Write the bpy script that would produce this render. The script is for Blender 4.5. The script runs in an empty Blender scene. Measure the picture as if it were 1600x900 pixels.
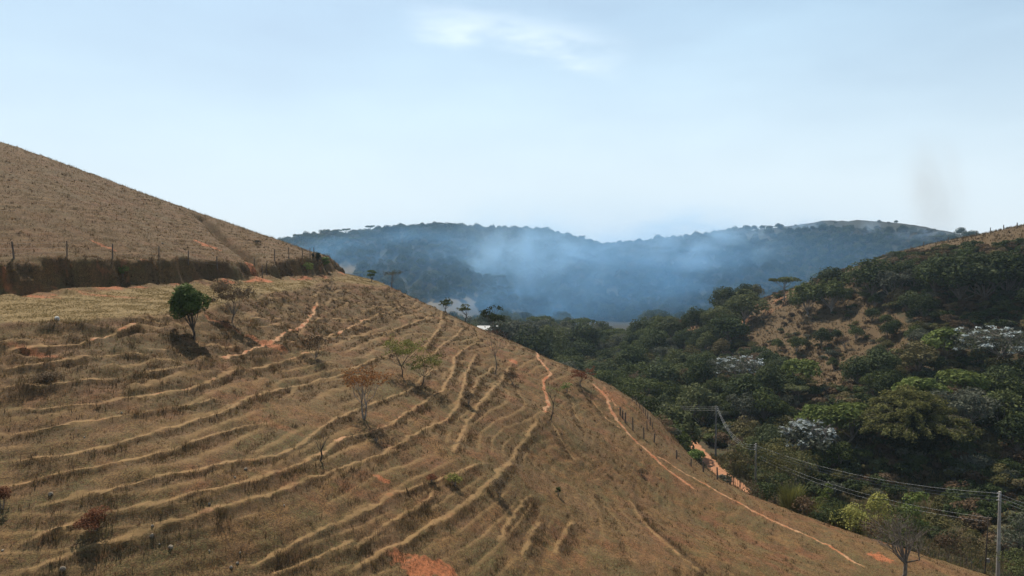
import bpy, math, random
import numpy as np
from mathutils import Vector, Matrix

random.seed(7); np.random.seed(7)
SC = bpy.context.scene
COL = SC.collection
R = math.radians

# ------------------------------------------------------------------ camera
F = 1081.0; PITCH = R(-2.12)
cam = bpy.data.cameras.new('camera'); camo = bpy.data.objects.new('camera', cam); COL.objects.link(camo)
cam.lens = 36.0 * F / 1600.0; cam.sensor_width = 36.0; cam.clip_start = 0.5; cam.clip_end = 9000
camo.location = (0, 0, 0); camo.rotation_euler = (R(90) + PITCH, 0, 0)
SC.camera = camo
SC.render.resolution_x = 1024; SC.render.resolution_y = 576

# ------------------------------------------------------------------ view, world, sun
SC.view_settings.view_transform = 'Standard'; SC.view_settings.look = 'None'
SC.view_settings.exposure = 0.34; SC.view_settings.gamma = 1.0; SC.view_settings.use_curve_mapping = False
SUN_EL = R(54); SUN_AZ = R(-24)            # azimuth from +Y towards +X
W = bpy.data.worlds.new('World'); SC.world = W; W.use_nodes = True
nt = W.node_tree; nt.nodes.clear()
N = nt.nodes.new; L = nt.links.new
out = N('ShaderNodeOutputWorld'); bg = N('ShaderNodeBackground'); bg.inputs[1].default_value = 0.074
sky = N('ShaderNodeTexSky'); sky.sky_type = 'NISHITA'; sky.sun_disc = False
sky.sun_elevation = SUN_EL; sky.sun_rotation = SUN_AZ
sky.air_density = 1.0; sky.dust_density = 2.0; sky.ozone_density = 1.5; sky.altitude = 600
tc = N('ShaderNodeTexCoord'); sep = N('ShaderNodeSeparateXYZ'); L(tc.outputs['Generated'], sep.inputs[0])
# thin veil + one wisp of cirrus, laid out in sky direction (dx/dy, dz/dy are fixed in the world)
def mth(op, a, b=None, c=None):
    n = N('ShaderNodeMath'); n.operation = op
    for i, v in enumerate((a, b, c)):
        if v is None: continue
        if isinstance(v, (int, float)): n.inputs[i].default_value = v
        else: L(v, n.inputs[i])
    return n.outputs[0]
def band(x, lo, hi, soft):
    m = N('ShaderNodeMapRange'); m.interpolation_type = 'SMOOTHSTEP'
    m.inputs['From Min'].default_value = lo; m.inputs['From Max'].default_value = lo + soft; L(x, m.inputs[0])
    k = N('ShaderNodeMapRange'); k.interpolation_type = 'SMOOTHSTEP'
    k.inputs['From Min'].default_value = hi; k.inputs['From Max'].default_value = hi - soft; L(x, k.inputs[0])
    return mth('MULTIPLY', m.outputs[0], k.outputs[0])
nz = N('ShaderNodeTexNoise'); nz.inputs['Scale'].default_value = 2.2; nz.inputs['Detail'].default_value = 5
mp = N('ShaderNodeMapping'); mp.inputs['Scale'].default_value = (1.0, 1.0, 3.2); L(tc.outputs['Generated'], mp.inputs[0]); L(mp.outputs[0], nz.inputs[0])
ys = mth('MAXIMUM', sep.outputs[1], 0.05)
az = mth('DIVIDE', sep.outputs[0], ys); el = mth('DIVIDE', sep.outputs[2], ys)
nw = N('ShaderNodeTexNoise'); nw.inputs['Scale'].default_value = 9.0; nw.inputs['Detail'].default_value = 6; L(mp.outputs[0], nw.inputs[0])
wob = mth('MULTIPLY', mth('SUBTRACT', nw.outputs[0], 0.5), 0.075)
azw = mth('ADD', az, mth('MULTIPLY', mth('SUBTRACT', nz.outputs[0], 0.5), 0.25))
# wisp centre line sinks to the right: el = .345 - .17*az
line = mth('ADD', mth('SUBTRACT', el, mth('MULTIPLY_ADD', azw, -0.19, 0.332)), wob)
wisp = mth('MULTIPLY', band(line, -0.040, 0.036, 0.038), band(azw, -0.17, 0.20, 0.14))
wisp = mth('MULTIPLY', wisp, mth('MULTIPLY_ADD', nw.outputs[0], 2.4, -0.72))
front = mth('GREATER_THAN', sep.outputs[1], 0.05)
wisp = mth('MULTIPLY', wisp, front)
vm = N('ShaderNodeMapRange'); vm.inputs['From Min'].default_value = 0.35; vm.inputs['From Max'].default_value = 0.75
vm.inputs['To Min'].default_value = 0.34; vm.inputs['To Max'].default_value = 0.62; L(nz.outputs[0], vm.inputs[0])
hz = N('ShaderNodeMapRange'); hz.interpolation_type='SMOOTHSTEP'
hz.inputs['From Min'].default_value = 0.02; hz.inputs['From Max'].default_value = 0.42
hz.inputs['To Min'].default_value = 0.60; hz.inputs['To Max'].default_value = 0.0; L(sep.outputs[2], hz.inputs[0])
hi = N('ShaderNodeMapRange'); hi.interpolation_type='SMOOTHSTEP'        # the veil thins towards the zenith
hi.inputs['From Min'].default_value = 0.30; hi.inputs['From Max'].default_value = 0.85
hi.inputs['To Min'].default_value = 1.0; hi.inputs['To Max'].default_value = 0.12; L(sep.outputs[2], hi.inputs[0])
wispc = mth('MULTIPLY', wisp, 1.0)
amt = mth('MINIMUM', mth('MULTIPLY', mth('ADD', mth('ADD', vm.outputs[0], hz.outputs[0]), mth('MULTIPLY', wisp, 0.15)), hi.outputs[0]), 1.0)
vr = N('ShaderNodeMapRange'); vr.inputs['From Min'].default_value = 0.03; vr.inputs['From Max'].default_value = 0.33; L(sep.outputs[2], vr.inputs[0])
VEIL = N('ShaderNodeMix'); VEIL.data_type = 'RGBA'; L(vr.outputs[0], VEIL.inputs[0]); VEIL.inputs[6].default_value = (8.6, 9.5, 10.0, 1); VEIL.inputs[7].default_value = (7.7, 10.6, 12.6, 1)
mx = N('ShaderNodeMix'); mx.data_type = 'RGBA'; L(amt, mx.inputs[0]); L(sky.outputs[0], mx.inputs[6]); L(VEIL.outputs[2], mx.inputs[7])
wm = N('ShaderNodeMix'); wm.data_type = 'RGBA'; L(mth('MINIMUM', mth('MULTIPLY', mth('MAXIMUM', wispc, 0.0), 0.62), 0.6), wm.inputs[0]); L(mx.outputs[2], wm.inputs[6]); wm.inputs[7].default_value = (12.2, 12.9, 13.4, 1)
L(wm.outputs[2], bg.inputs[0]); L(bg.outputs[0], out.inputs[0])

sun = bpy.data.lights.new('sun', 'SUN'); sun.energy = 5.0; sun.angle = R(0.5); sun.color = (1.0, 0.92, 0.79)
suno = bpy.data.objects.new('sun', sun); COL.objects.link(suno)
sd = Vector((math.sin(SUN_AZ) * math.cos(SUN_EL), math.cos(SUN_AZ) * math.cos(SUN_EL), math.sin(SUN_EL)))
suno.rotation_euler = sd.to_track_quat('Z', 'Y').to_euler()
SC.cycles.volume_step_rate = 2.0; SC.cycles.volume_max_steps = 64
SC.cycles.max_bounces = 6; SC.cycles.diffuse_bounces = 2; SC.cycles.transparent_max_bounces = 12; SC.cycles.volume_bounces = 1

# ------------------------------------------------------------------ numpy helpers
def P(px, py, Y):
    a = (px - 800) / F; b = (450 - py) / F
    cp, sp = math.cos(PITCH), math.sin(PITCH)
    d = np.array([a, cp - b * sp, sp + b * cp])
    return d * (Y / d[1])
def proj(x, y, z):
    cp, sp = math.cos(PITCH), math.sin(PITCH)
    f = y * cp + z * sp; u = -y * sp + z * cp
    f = np.where(np.abs(f) < 1e-3, 1e-3, f)
    return 800 + F * x / f, 450 - F * u / f, f

_rng = np.random.RandomState(3)
_perm = _rng.permutation(512); _perm = np.concatenate([_perm] * 4)
_g3 = _rng.normal(size=(512, 3)); _g3 /= np.linalg.norm(_g3, axis=1)[:, None]
def noise3(x, y, z):
    xi = np.floor(x).astype(int); yi = np.floor(y).astype(int); zi = np.floor(z).astype(int)
    xf = x - xi; yf = y - yi; zf = z - zi
    u = xf * xf * xf * (xf * (xf * 6 - 15) + 10); v = yf * yf * yf * (yf * (yf * 6 - 15) + 10); w = zf * zf * zf * (zf * (zf * 6 - 15) + 10)
    def g(dx, dy, dz):
        h = _perm[_perm[_perm[(xi + dx) & 511] + ((yi + dy) & 511)] + ((zi + dz) & 511)] & 511
        gg = _g3[h]
        return gg[..., 0] * (xf - dx) + gg[..., 1] * (yf - dy) + gg[..., 2] * (zf - dz)
    def lp(a, b, t): return a + (b - a) * t
    return 1.6 * lp(lp(lp(g(0,0,0), g(1,0,0), u), lp(g(0,1,0), g(1,1,0), u), v),
                    lp(lp(g(0,0,1), g(1,0,1), u), lp(g(0,1,1), g(1,1,1), u), v), w)
def noise2(x, y, s=0.37):
    """gradient noise on z = const (4 corners)"""
    xi = np.floor(x).astype(int); yi = np.floor(y).astype(int)
    xf = x - xi; yf = y - yi
    u = xf * xf * xf * (xf * (xf * 6 - 15) + 10); v = yf * yf * yf * (yf * (yf * 6 - 15) + 10)
    k = int(s * 100) & 511
    def g(dx, dy):
        gg = _g3[_perm[_perm[(xi + dx + k) & 511] + ((yi + dy) & 511)] & 511]
        return gg[..., 0] * (xf - dx) + gg[..., 1] * (yf - dy)
    a = g(0,0) + (g(1,0) - g(0,0)) * u; b = g(0,1) + (g(1,1) - g(0,1)) * u
    return 1.9 * (a + (b - a) * v)
def fbm2(x, y, octv=4, s=0.37):
    t = 0; a = 1.0
    for i in range(octv):
        t = t + a * noise2(x * 2**i, y * 2**i, s + i * 1.7); a *= 0.5
    return t
def sstep(a, b, x):
    t = np.clip((x - a) / (b - a), 0, 1); return t * t * (3 - 2 * t)
def smin(a, b, k): 
    h = np.clip(0.5 + 0.5 * (b - a) / k, 0, 1); return b + (a - b) * h - k * h * (1 - h)
def smax(a, b, k): return -smin(-a, -b, k)

class TPS:
    def __init__(self, pts, lam=0.0):
        p = np.array(pts, float); self.c = p[:, :2]; z = p[:, 2]; n = len(p)
        K = self._k(self.c, self.c) + lam * np.eye(n)
        A = np.zeros((n + 3, n + 3)); A[:n, :n] = K; A[:n, n] = 1; A[:n, n+1:] = self.c; A[n, :n] = 1; A[n+1:, :n] = self.c.T
        s = np.linalg.solve(A, np.concatenate([z, np.zeros(3)])); self.w = s[:n]; self.a = s[n:]
    def _k(self, a, b):
        d2 = ((a[:, None, :] - b[None]) ** 2).sum(-1); return 0.5 * d2 * np.log(d2 + 1e-9)
    def __call__(self, x, y):
        sh = np.shape(x); q = np.stack([np.ravel(x), np.ravel(y)], 1).astype(float); o = np.empty(len(q))
        for i in range(0, len(q), 60000):
            s = q[i:i+60000]; o[i:i+60000] = self._k(s, self.c) @ self.w + self.a[0] + s @ self.a[1:]
        return o.reshape(sh)

def seg_dist(x, y, poly):
    """distance to polyline, signed: positive to the right of its heading; and arc position 0..1"""
    poly = np.asarray(poly, float); best = np.full(np.shape(x), 1e9); sg = np.ones(np.shape(x)); tt = np.zeros(np.shape(x))
    n = len(poly) - 1
    for i in range(n):
        a, b = poly[i, :2], poly[i+1, :2]; d = b - a; l2 = d @ d + 1e-9
        t = np.clip(((x - a[0]) * d[0] + (y - a[1]) * d[1]) / l2, 0, 1)
        ex = x - a[0] - t * d[0]; ey = y - a[1] - t * d[1]; dd = np.hypot(ex, ey); m = dd < best
        best = np.where(m, dd, best); sg = np.where(m, np.where(d[0] * ey - d[1] * ex > 0, -1.0, 1.0), sg); tt = np.where(m, (i + t) / n, tt)
    return best, sg, tt
def in_poly(x, y, poly):
    poly = np.asarray(poly, float); r = np.zeros(np.shape(x), bool); n = len(poly)
    for i in range(n):
        x0, y0 = poly[i, :2]; x1, y1 = poly[(i+1) % n, :2]
        c = ((y0 > y) != (y1 > y)) & (x < (x1 - x0) * (y - y0) / (y1 - y0 + 1e-12) + x0); r ^= c
    return r

# ------------------------------------------------------------------ the land
def back(px, py, Y, dist, drop):
    p = P(px, py, Y); h = np.hypot(p[0], p[1]); q = p.copy(); q[0] += p[0] / h * dist; q[1] += p[1] / h * dist; q[2] -= drop; return q
# lower pasture slope
S_pts = [P(*a) for a in [
 (-500,560,44),(-500,800,31),(0,500,50),(0,560,45.3),(0,600,42.7),(0,700,37.2),(0,800,32.9),(0,900,29.6),(-500,1100,22),
 (250,480,60),(227,681,40),(330,560,54),(264,790,34),(250,900,31),(400,462,80),(453,601,56.6),(500,712,44),(500,800,38),(560,890,35),(520,520,78),
 (600,567,69),(520,443,110),(640,465,128),(690,610,66),(700,492,127),(760,520,122),(855,650,70),(780,740,50.8),(840,552,116),(900,588,110),(960,615,105),
 (1040,668,95),(1120,748,86),(800,890,39.5),(1000,890,45),(1200,890,52),(1400,892,60),(1000,750,67.6),(900,650,79),(900,750,60),(900,850,47),(760,600,75),
 (1240,800,76),(1400,854,70),(1560,906,66),(1150,840,62),(400,1200,24),(800,1300,24),(1300,1300,33),(1800,1000,60),(580,434,126)]]
EDGE = [P(*a) for a in [(-700,545,40),(-350,525,44),(0,500,50),(100,494,53),(250,480,60.5),(400,463,80),(520,443,109),(600,438,128)]]
S_pts += [e + np.array([-9, 8, 5.0]) for e in EDGE[2:6]]
for a in [(580,434,126),(640,465,128),(700,492,127),(760,520,122),(840,552,116),(900,588,110),(960,615,105)]:
    S_pts.append(back(*a, 14, 4.6)); S_pts.append(back(*a, 45, 27))
for a in [(1040,668,95),(1120,748,86),(1240,800,76),(1400,854,70),(1560,906,66)]:
    S_pts.append(back(*a, 9, 5.5)); S_pts.append(back(*a, 24, 14.5))
S_pts += [np.array(v, float) for v in [(90,60,-45),(120,90,-60),(40,200,-60),(-20,220,-55),(-60,220,-50),(110,30,-45)]]
TS = TPS(S_pts, 0.3)
# road bench: quadratic surface
Rp = np.array([P(*a) for a in [(-350,525,44),(0,500,50),(100,494,53),(250,480,60.5),(400,463,80),(520,443,109),(580,434.5,126),
      (-350,470,54),(0,459,62),(200,449,74),(400,439,96),(512,431,120)]])
_A = np.stack([np.ones(len(Rp)), Rp[:,0], Rp[:,1], Rp[:,0]*Rp[:,1], Rp[:,1]**2], 1); _rc = np.linalg.lstsq(_A, Rp[:,2], rcond=None)[0]
def TR(x, y):
    x2 = np.clip(x, -90, 0); y2 = np.clip(y, 35, 140); return _rc[0] + _rc[1]*x2 + _rc[2]*y2 + _rc[3]*x2*y2 + _rc[4]*y2*y2
# upper hill
U_pts = [P(*a) for a in [(-350,425,56),(0,413,64),(100,412,69),(200,412,76),(300,412,84),(400,415,97),(450,409,106),(505,405,118),
  (0,330,77),(0,270,92),(0,222,110),(100,300,93),(100,256,115),(200,370,85),(200,330,101),(200,293,122),(350,395,100),(350,370,114),(350,346,132),(300,329,130),
  (400,364,137),(440,377,139),(480,393,139),(512,403,136),(-400,200,85),(-350,60,115),(-700,300,60)]]
for a in [(-350,60,115),(0,222,110),(100,256,115),(200,293,122),(300,329,130),(400,364,137),(440,377,139),(480,393,139),(512,403,136)]:
    U_pts.append(back(*a, 12, -0.5 + (a[1]-410)/F*12*-1*0 - 0 + 1.6)); U_pts.append(back(*a, 45, 22))
U_pts += [np.array(v, float) for v in [(-60,220,-50),(20,180,-50),(-120,230,-40)]]
TU = TPS(U_pts, 0.3)
BANK = [P(*a) for a in [(-900,460,45),(-350,448,55.5),(0,438,63.5),(60,434,66.5),(100,432,69),(200,430,76),(300,429,84.5),(385,429,95.5)]]
BANK2 = [P(*a) for a in [(402,428,98.5),(425,428,101),(470,425,109),(500,420,117),(516,418,124),(519,418,133)]]
GAP = [P(396,422,100)[:2]]
_b = [p[:2] for p in BANK] + [p[:2] for p in BANK2] + [np.array((-36,160.)), np.array((-60,230.)), np.array((-260,260.)), np.array((-300,60.))]
UPOLY = np.array(_b)
GULLY = [P(*a)[:2] for a in [(312,362,124),(330,372,119),(352,384,112),(375,395,106),(392,405,102),(402,420,99)]]

def near_base(x, y):
    s = TS(x, y); r = TR(x, y)
    low = smin(r, s, 0.35)
    wob = 0.50 * noise2(x / 7.5, y / 7.5, 2.9) + 0.60 * noise2(x / 3.1, y / 3.1, .9) + 0.35 * noise2(x / 1.1, y / 1.1, 1.9)
    d, _, _ = seg_dist(x, y, UPOLY); d = np.where(in_poly(x, y, UPOLY), d, -d)
    u = TU(x, y) + (0.15 + .5 * noise2(x / 4.2, y / 4.2, 6.3)) * np.exp(-(d / 2.0) ** 2)
    dd = d + wob * np.exp(-(d/4)**2)
    t = sstep(-0.75, 0.6, dd)
    g, _, _ = seg_dist(x, y, GULLY)
    # talus and loose clods at the foot of the bank
    tal = 0.42 * np.exp(-((dd + 1.6) / 1.1) ** 2) * (0.6 + noise2(x / 2.0, y / 2.0, 5.1)) * (t < .5)
    u = np.minimum(u, np.maximum(u, low)) 
    u = u - 1.5 * np.exp(-(g / 1.0) ** 2) * (d > -1)
    z = low * (1 - t) + np.maximum(u, low - 0.3) * t + tal
    return z, d, s, r
Vf = lambda x, y: -37.8 + 1.4 * noise2(x / 60, y / 60, 2.2) - 0.004 * np.clip(y - 140, 0, 400)
RH_pts = [P(*a) for a in [(1600,352,215),(1480,377,235),(1400,396,245),(1330,420,250),(1200,464,255),(1130,493,258),(1060,520,265),
   (1500,800,104),(1580,842,92),(1380,775,112),(1250,752,121),(1130,700,141),(1000,640,178),(960,590,240),
   (1500,521,165),(1350,540,178),(1200,585,182),(1450,655,130),(1900,300,190),(1900,700,120),(2300,300,120)]]
for a in [(1600,352,215),(1480,377,235),(1400,396,245),(1330,420,250),(1200,464,255),(1130,493,258),(1060,520,265)]:
    RH_pts.append(back(*a, 25, 4)); RH_pts.append(back(*a, 110, 40))
RH_pts += [np.array(v, float) for v in [(20,330,-60),(0,200,-50),(60,60,-60),(-50,300,-60),(140,40,-30),(260,40,0),(300,300,-10),(20,480,-70),(200,520,-70)]]
TH = TPS(RH_pts, 1.0)
_mu = np.array([-500,200,430,500,600,700,800,850,900,940,1000,1060,1130,1200,1290,1350,1420,1490,1600,1900,2400.])
_mv = np.array([380,385,380,370,361,358,362,366,375,384,379,374,367,358,344,345,354,364,390,410,400.])
def mount(x, y):
    rr = np.maximum(y, 60.0); px = 800 + F * x / rr
    v = np.interp(px, _mu, _mv); px2 = (px - 800) / 400
    Yr = 610 + 45 * np.sin(px2 * 2.1 + .6) + 25 * np.sin(px2 * 5.3); Yb = Yr - 225
    zr = (410 - v) / F * Yr
    t = (rr - Yb) / (Yr - Yb)
    up = np.clip(t, 0, 1); prof = 0.35 * up + 0.65 * np.sin(up * math.pi / 2) ** 1.3
    z = -40 + (zr + 40) * prof - np.clip(t - 1, 0, 9) * 70
    z = z + (9 * noise2(x / 95, y / 150, 3.3) + 5 * noise2(x / 45, y / 60, 4.3)) * np.clip(up * (1.03 - up) * 4, 0, 1)
    z = np.where(y < 100, -60.0, z)
    far = -30 + 30 * noise2(x / 500, y / 500, 6.1)
    return smax(z, np.where(np.hypot(x, y) > 900, far, -80.0), 8.0)
def Hbase(x, y):
    x = np.asarray(x, float); y = np.asarray(y, float); r = np.hypot(x, y)
    out = np.empty(np.shape(x)); d = np.full(np.shape(x), -50.0)
    nz_, dn, s, rr = near_base(x, y)
    nz_ = np.where((y > 230) | (y < -80), -90, nz_)
    nz_ = np.where(y < 20, np.minimum(nz_, -8 - 0.30 * x + 0*y), nz_)
    v = Vf(x, y)
    h = TH(x, y); h = np.where((y > 640) | (y < -60), -90, h)
    m = mount(x, y)
    z = smax(v, nz_, 1.2); z = smax(z, h, 2.0); z = smax(z, m, 3.0)
    reg = np.argmax(np.stack([v, nz_, h, m]), 0)   # 0 valley 1 pasture 2 wooded hill 3 mountain
    return z, reg, dn, s, rr
def H(x, y):
    z, reg, dn, s, rr = Hbase(np.atleast_1d(x), np.atleast_1d(y)); return z
def hit(px, py, y0=22., y1=900.):
    """first ground point seen through a place in the photograph"""
    Y = np.exp(np.linspace(math.log(y0), math.log(y1), 900)); p = P(px, py, 1.0)
    x = p[0] * Y; z = p[2] * Y; h = H(x, Y); k = np.argmax(h > z)
    if not (h > z).any(): k = len(Y) - 1
    if k > 0:
        a, b = Y[k-1], Y[k]
        for _ in range(3):
            ys_ = np.linspace(a, b, 12); hh = H(p[0] * ys_, ys_) > p[2] * ys_; j = max(1, int(np.argmax(hh))); a, b = ys_[j-1], ys_[j]
        Yk = b
    else: Yk = Y[0]
    X = p[0] * Yk; return np.array([X, Yk, float(H(X, Yk)[0])])
# ------------------------------------------------------------------ cattle paths: (points in the photograph, half width m, bareness, tread depth)
TRAILS = [
 ([(0,858),(57,840),(117,813),(159,802),(264,783),(321,766),(378,751),(442,736),(495,711),(529,688),(567,677),(612,662),(635,645),(661,628),(692,609),(703,590),(710,560),(720,547),(740,537),(760,522)],.26,.35,.34),
 ([(0,760),(57,747),(113,736),(170,724),(227,711),(272,700),(321,681),(378,666),(434,659)],.26,.12,.42),
 ([(0,722),(49,715),(113,708),(170,696),(227,679),(280,662),(321,652),(359,639),(393,620),(434,607),(491,594),(529,586),(560,572),(600,556),(640,540),(675,520)],.26,.12,.36),
 ([(38,790),(94,783),(151,770),(196,758),(242,745),(302,734),(359,722),(434,711),(472,690),(502,668),(529,651),(567,635),(601,622),(640,610),(665,585),(680,577),(700,576)],.26,.12,.34),
 ([(0,900),(38,889),(94,873),(132,855),(196,838),(246,821),(302,806),(359,790),(416,772),(472,753),(529,730),(600,707),(661,670),(695,656),(714,635),(722,609),(728,583),(740,557),(752,548)],.24,.12,.32),
 ([(385,892),(434,862),(491,832),(548,806),(582,790),(639,760),(677,753),(714,737),(767,722)],.24,.08,.30),
 ([(533,900),(575,874),(639,840),(695,806),(745,772),(775,745),(797,722),(809,700),(828,673),(847,649)],.27,.15,.26),
 ([(847,649),(858,632),(850,609),(849,594),(860,583),(841,560),(832,547)],.24,.85,.12),
 ([(700,715),(726,673),(737,647),(764,613),(786,588),(800,565)],.24,.25,.24),
 ([(735,622),(741,602),(748,590),(773,568)],.20,.1,.2),
 ([(920,595),(940,612),(951,625),(952,637),(965,657),(982,677),(1000,695),(1015,707),(1032,725),(1055,742),(1080,760),(1100,770)],.25,1.0,.18),
 ([(1024,712),(1035,716),(1062,735),(1100,755),(1125,770),(1152,784),(1200,810),(1250,832),(1295,852),(1330,875),(1362,893)],.23,.85,.2),
 ([(940,600),(950,617),(962,632),(972,646)],.12,.8,.06),
 ([(907,605),(932,635),(950,655),(970,670)],.18,.5,.12),
 ([(340,560),(375,552),(412,540),(445,522),(470,510),(485,495),(492,482),(497,467)],.27,.7,.22),
 ([(395,547),(425,537),(475,532),(525,522),(555,507),(585,492)],.28,.5,.25),
 ([(0,549),(75,540),(125,535),(162,527),(187,515),(225,502)],.28,.45,.45),
 ([(0,575),(75,567),(137,557),(200,552),(237,555)],.28,.15,.5),
 ([(0,601),(57,607),(113,598),(189,588),(264,577),(302,566)],.28,.12,.5),
 ([(0,641),(75,637),(151,630),(227,618),(302,605),(340,588),(378,577),(434,566),(480,552),(520,543)],.28,.3,.42),
 ([(0,683),(80,668),(150,655),(220,645),(290,632),(350,622)],.22,.1,.38),
 ([(450,539),(495,525),(550,525),(600,520),(637,507),(662,499),(680,487)],.26,.2,.3),
 ([(582,494),(610,487),(630,472)],.24,.2,.2),
 ([(660,545),(670,532),(687,512),(702,490)],.24,.15,.24),
 ([(650,572),(665,560),(687,542),(712,525),(725,510)],.22,.1,.24),
 ([(862,658),(877,688),(900,722)],.2,.15,.14),
 ([(892,620),(903,654),(915,677)],.18,.15,.12),
 ([(550,860),(594,824),(646,794),(684,764)],.2,.08,.26),
 ([(780,850),(790,824),(809,794),(830,770)],.2,.05,.22),
 ([(815,870),(828,840),(845,812)],.2,.1,.22),
 ([(865,865),(880,835),(895,812)],.2,.1,.2),
 ([(375,500),(412,497),(475,500),(520,497),(560,500)],.25,.2,.4),
 ([(60,500),(200,497),(300,512)],.2,.1,.2),
 ([(420,900),(500,868),(560,842)],.2,.05,.24),
 ([(250,548),(290,541),(330,540),(375,538)],.24,.3,.4),
 ([(1100,900),(1040,850),(1000,810),(985,780)],.2,.03,.12),
]
TR3 = []
for pts, hw, bare, dep in TRAILS:
    TR3.append((np.array([hit(*p)[:2] for p in pts]), hw, bare, dep))
# bare red soil: (place in photograph, radius x, radius y in metres, strength)
SOIL = [((662,886),2.3,.95,1.0),((325,384),2.0,1.2,.9),((155,381),2.3,.5,.7),((414,438),1.5,1.2,.9),((392,420),1.2,.8,.8),((160,462),5,1.2,.5),((60,463),3,.8,.6),((350,508),2.2,.8,.6),
        ((60,550),2.5,.6,.6),((415,536),2.4,1.3,.6),((1376,872),1.3,1.6,.9),((470,655),2.5,1.0,.35),((660,545),4,1.0,.3),((1010,700),3,3,.35),((960,620),4,4,.45),((1040,700),3,5,.35),
        ((803,565),1.0,1.3,.8),((420,660),3,1,.4),((700,520),6,3,.25),((150,700),3,1,.25),((595,747),.7,.4,.8),((180,500),5,.6,.3)]
SOIL3 = [(hit(*p), a, b, s) for p, a, b, s in SOIL]
ROAD = [hit(*p)[:2] for p in [(1078,686),(1088,702),(1103,718),(1120,733),(1140,750)]]
ROAD = [np.array((46.,176.)), np.array((41.5,160.))] + [np.array(P(*q)[:2]) for q in [(1076,690,147),(1090,704,138.5),(1106,720,131),(1122,736,124.5),(1150,758,117),(1190,780,110),(1260,815,101)]] + [np.array((60.,86.)), np.array((74.,74.)), np.array((95.,60.))]
CLEAR = [[(1190,430),(1330,395),(1400,385),(1385,425),(1330,450),(1380,475),(1440,520),(1410,560),(1350,580),(1300,615),(1250,600),(1215,560),(1165,540),(1145,500),(1190,465)],
         [(1040,520),(1120,480),(1130,500),(1080,530)],
         [(1350,400),(1500,350),(1700,320),(1700,372),(1450,392),(1380,408)]]
FIELDS = [[(655,470),(745,460),(750,500),(690,505)],[(520,418),(560,410),(560,428),(520,430)],[(790,488),(812,482),(850,520),(800,520)],[(1185,352),(1290,335),(1500,355),(1500,372),(1300,349),(1240,357)]]
RIDGE_GRASS = [(1385,399),(1420,401),(1450,397),(1520,385),(1540,392),(1600,384),(1720,378),(1720,300),(1500,330),(1380,380)]
ROUGH = [[(-50,500),(300,480),(520,442),(620,455),(650,480),(600,510),(420,560),(350,600),(-50,640)]]

def masks_near(x, y, z, d):
    """tread, bare soil, mown-green, height offset for the pasture"""
    n = x.shape; riser = np.zeros(n); tread = np.zeros(n); soil = np.zeros(n); dz = np.zeros(n)
    w1 = 0.10 * noise2(x / .9, y / .9, 7.7) + .15 * noise2(x / 2.6, y / 2.6, 8.7)
    for poly, hw, bare, dep in TR3:
        hw = hw * (.66 if bare < .8 else .85)
        lo = poly.min(0) - 4; hi = poly.max(0) + 4
        i = np.where((x > lo[0]) & (x < hi[0]) & (y > lo[1]) & (y < hi[1]))[0]
        if not len(i): continue
        dd, sg, tt = seg_dist(x[i], y[i], poly); e = dd * sg + w1[i]; ae = np.abs(e)
        endf = sstep(0, .06, tt) * sstep(1, .92, tt)
        brk = sstep(-0.55, -0.1, noise2(x[i] / 2.3, y[i] / 2.3, 9.9) + bare)
        m = sstep(hw * 1.45, hw * 0.35, ae + .13 * noise2(x[i] / .5, y[i] / .5, 3.9) + .08 * noise2(x[i] / 1.9, y[i] / 1.9, 5.9)) * endf * (0.45 + 0.5 * brk) * (.9 if bare < .4 else 1.15)
        tread[i] = np.maximum(tread[i], m)
        bn = np.clip(bare + 0.55 * noise2(x[i] / 1.6, y[i] / 1.6, 11.1) * (bare < .8), 0, 1)
        soil[i] = np.maximum(soil[i], m * bn)
        # e>0 is downhill of the path: flat tread, steep riser below, cut above
        T = hw * 1.15; c = np.where(e > 0, np.minimum(e / T, 1) * sstep(T + .24, T, e), -np.minimum(-e / T, 1) * sstep(T + .7, T, -e)) - .42 * sstep(T, T + .25, e) * sstep(T + 1.2, T + .3, e)
        riser[i] = np.maximum(riser[i], sstep(T * .7, T + .12, e + .15 * noise2(x[i] / .6, y[i] / .6, 6.6)) * sstep(T + 1.1, T + .35, e) * endf * (bare < .8))  # mask for coarse grass and for shade painted below the treads
        c = c * dep * .40 * (.8 + .5 * noise2(x[i] / 2.4, y[i] / 2.4, 33.1))
        c = c * (.7 + .5 * noise2(x[i] / 1.3, y[i] / 1.3, 21.1))
        dz[i] += c * endf * (1.0 if bare < .8 else .5)
    sn = 0.5 * noise2(x / 1.2, y / 1.2, 4.4) + .4 * noise2(x / .35, y / .35, 5.4)
    for c, a, b, s in SOIL3:
        q = np.hypot((x - c[0]) / a, (y - c[1]) / b)
        soil = np.maximum(soil, s * sstep(1.25, .35, q + sn * .8))
    return tread, soil, dz, riser

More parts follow.
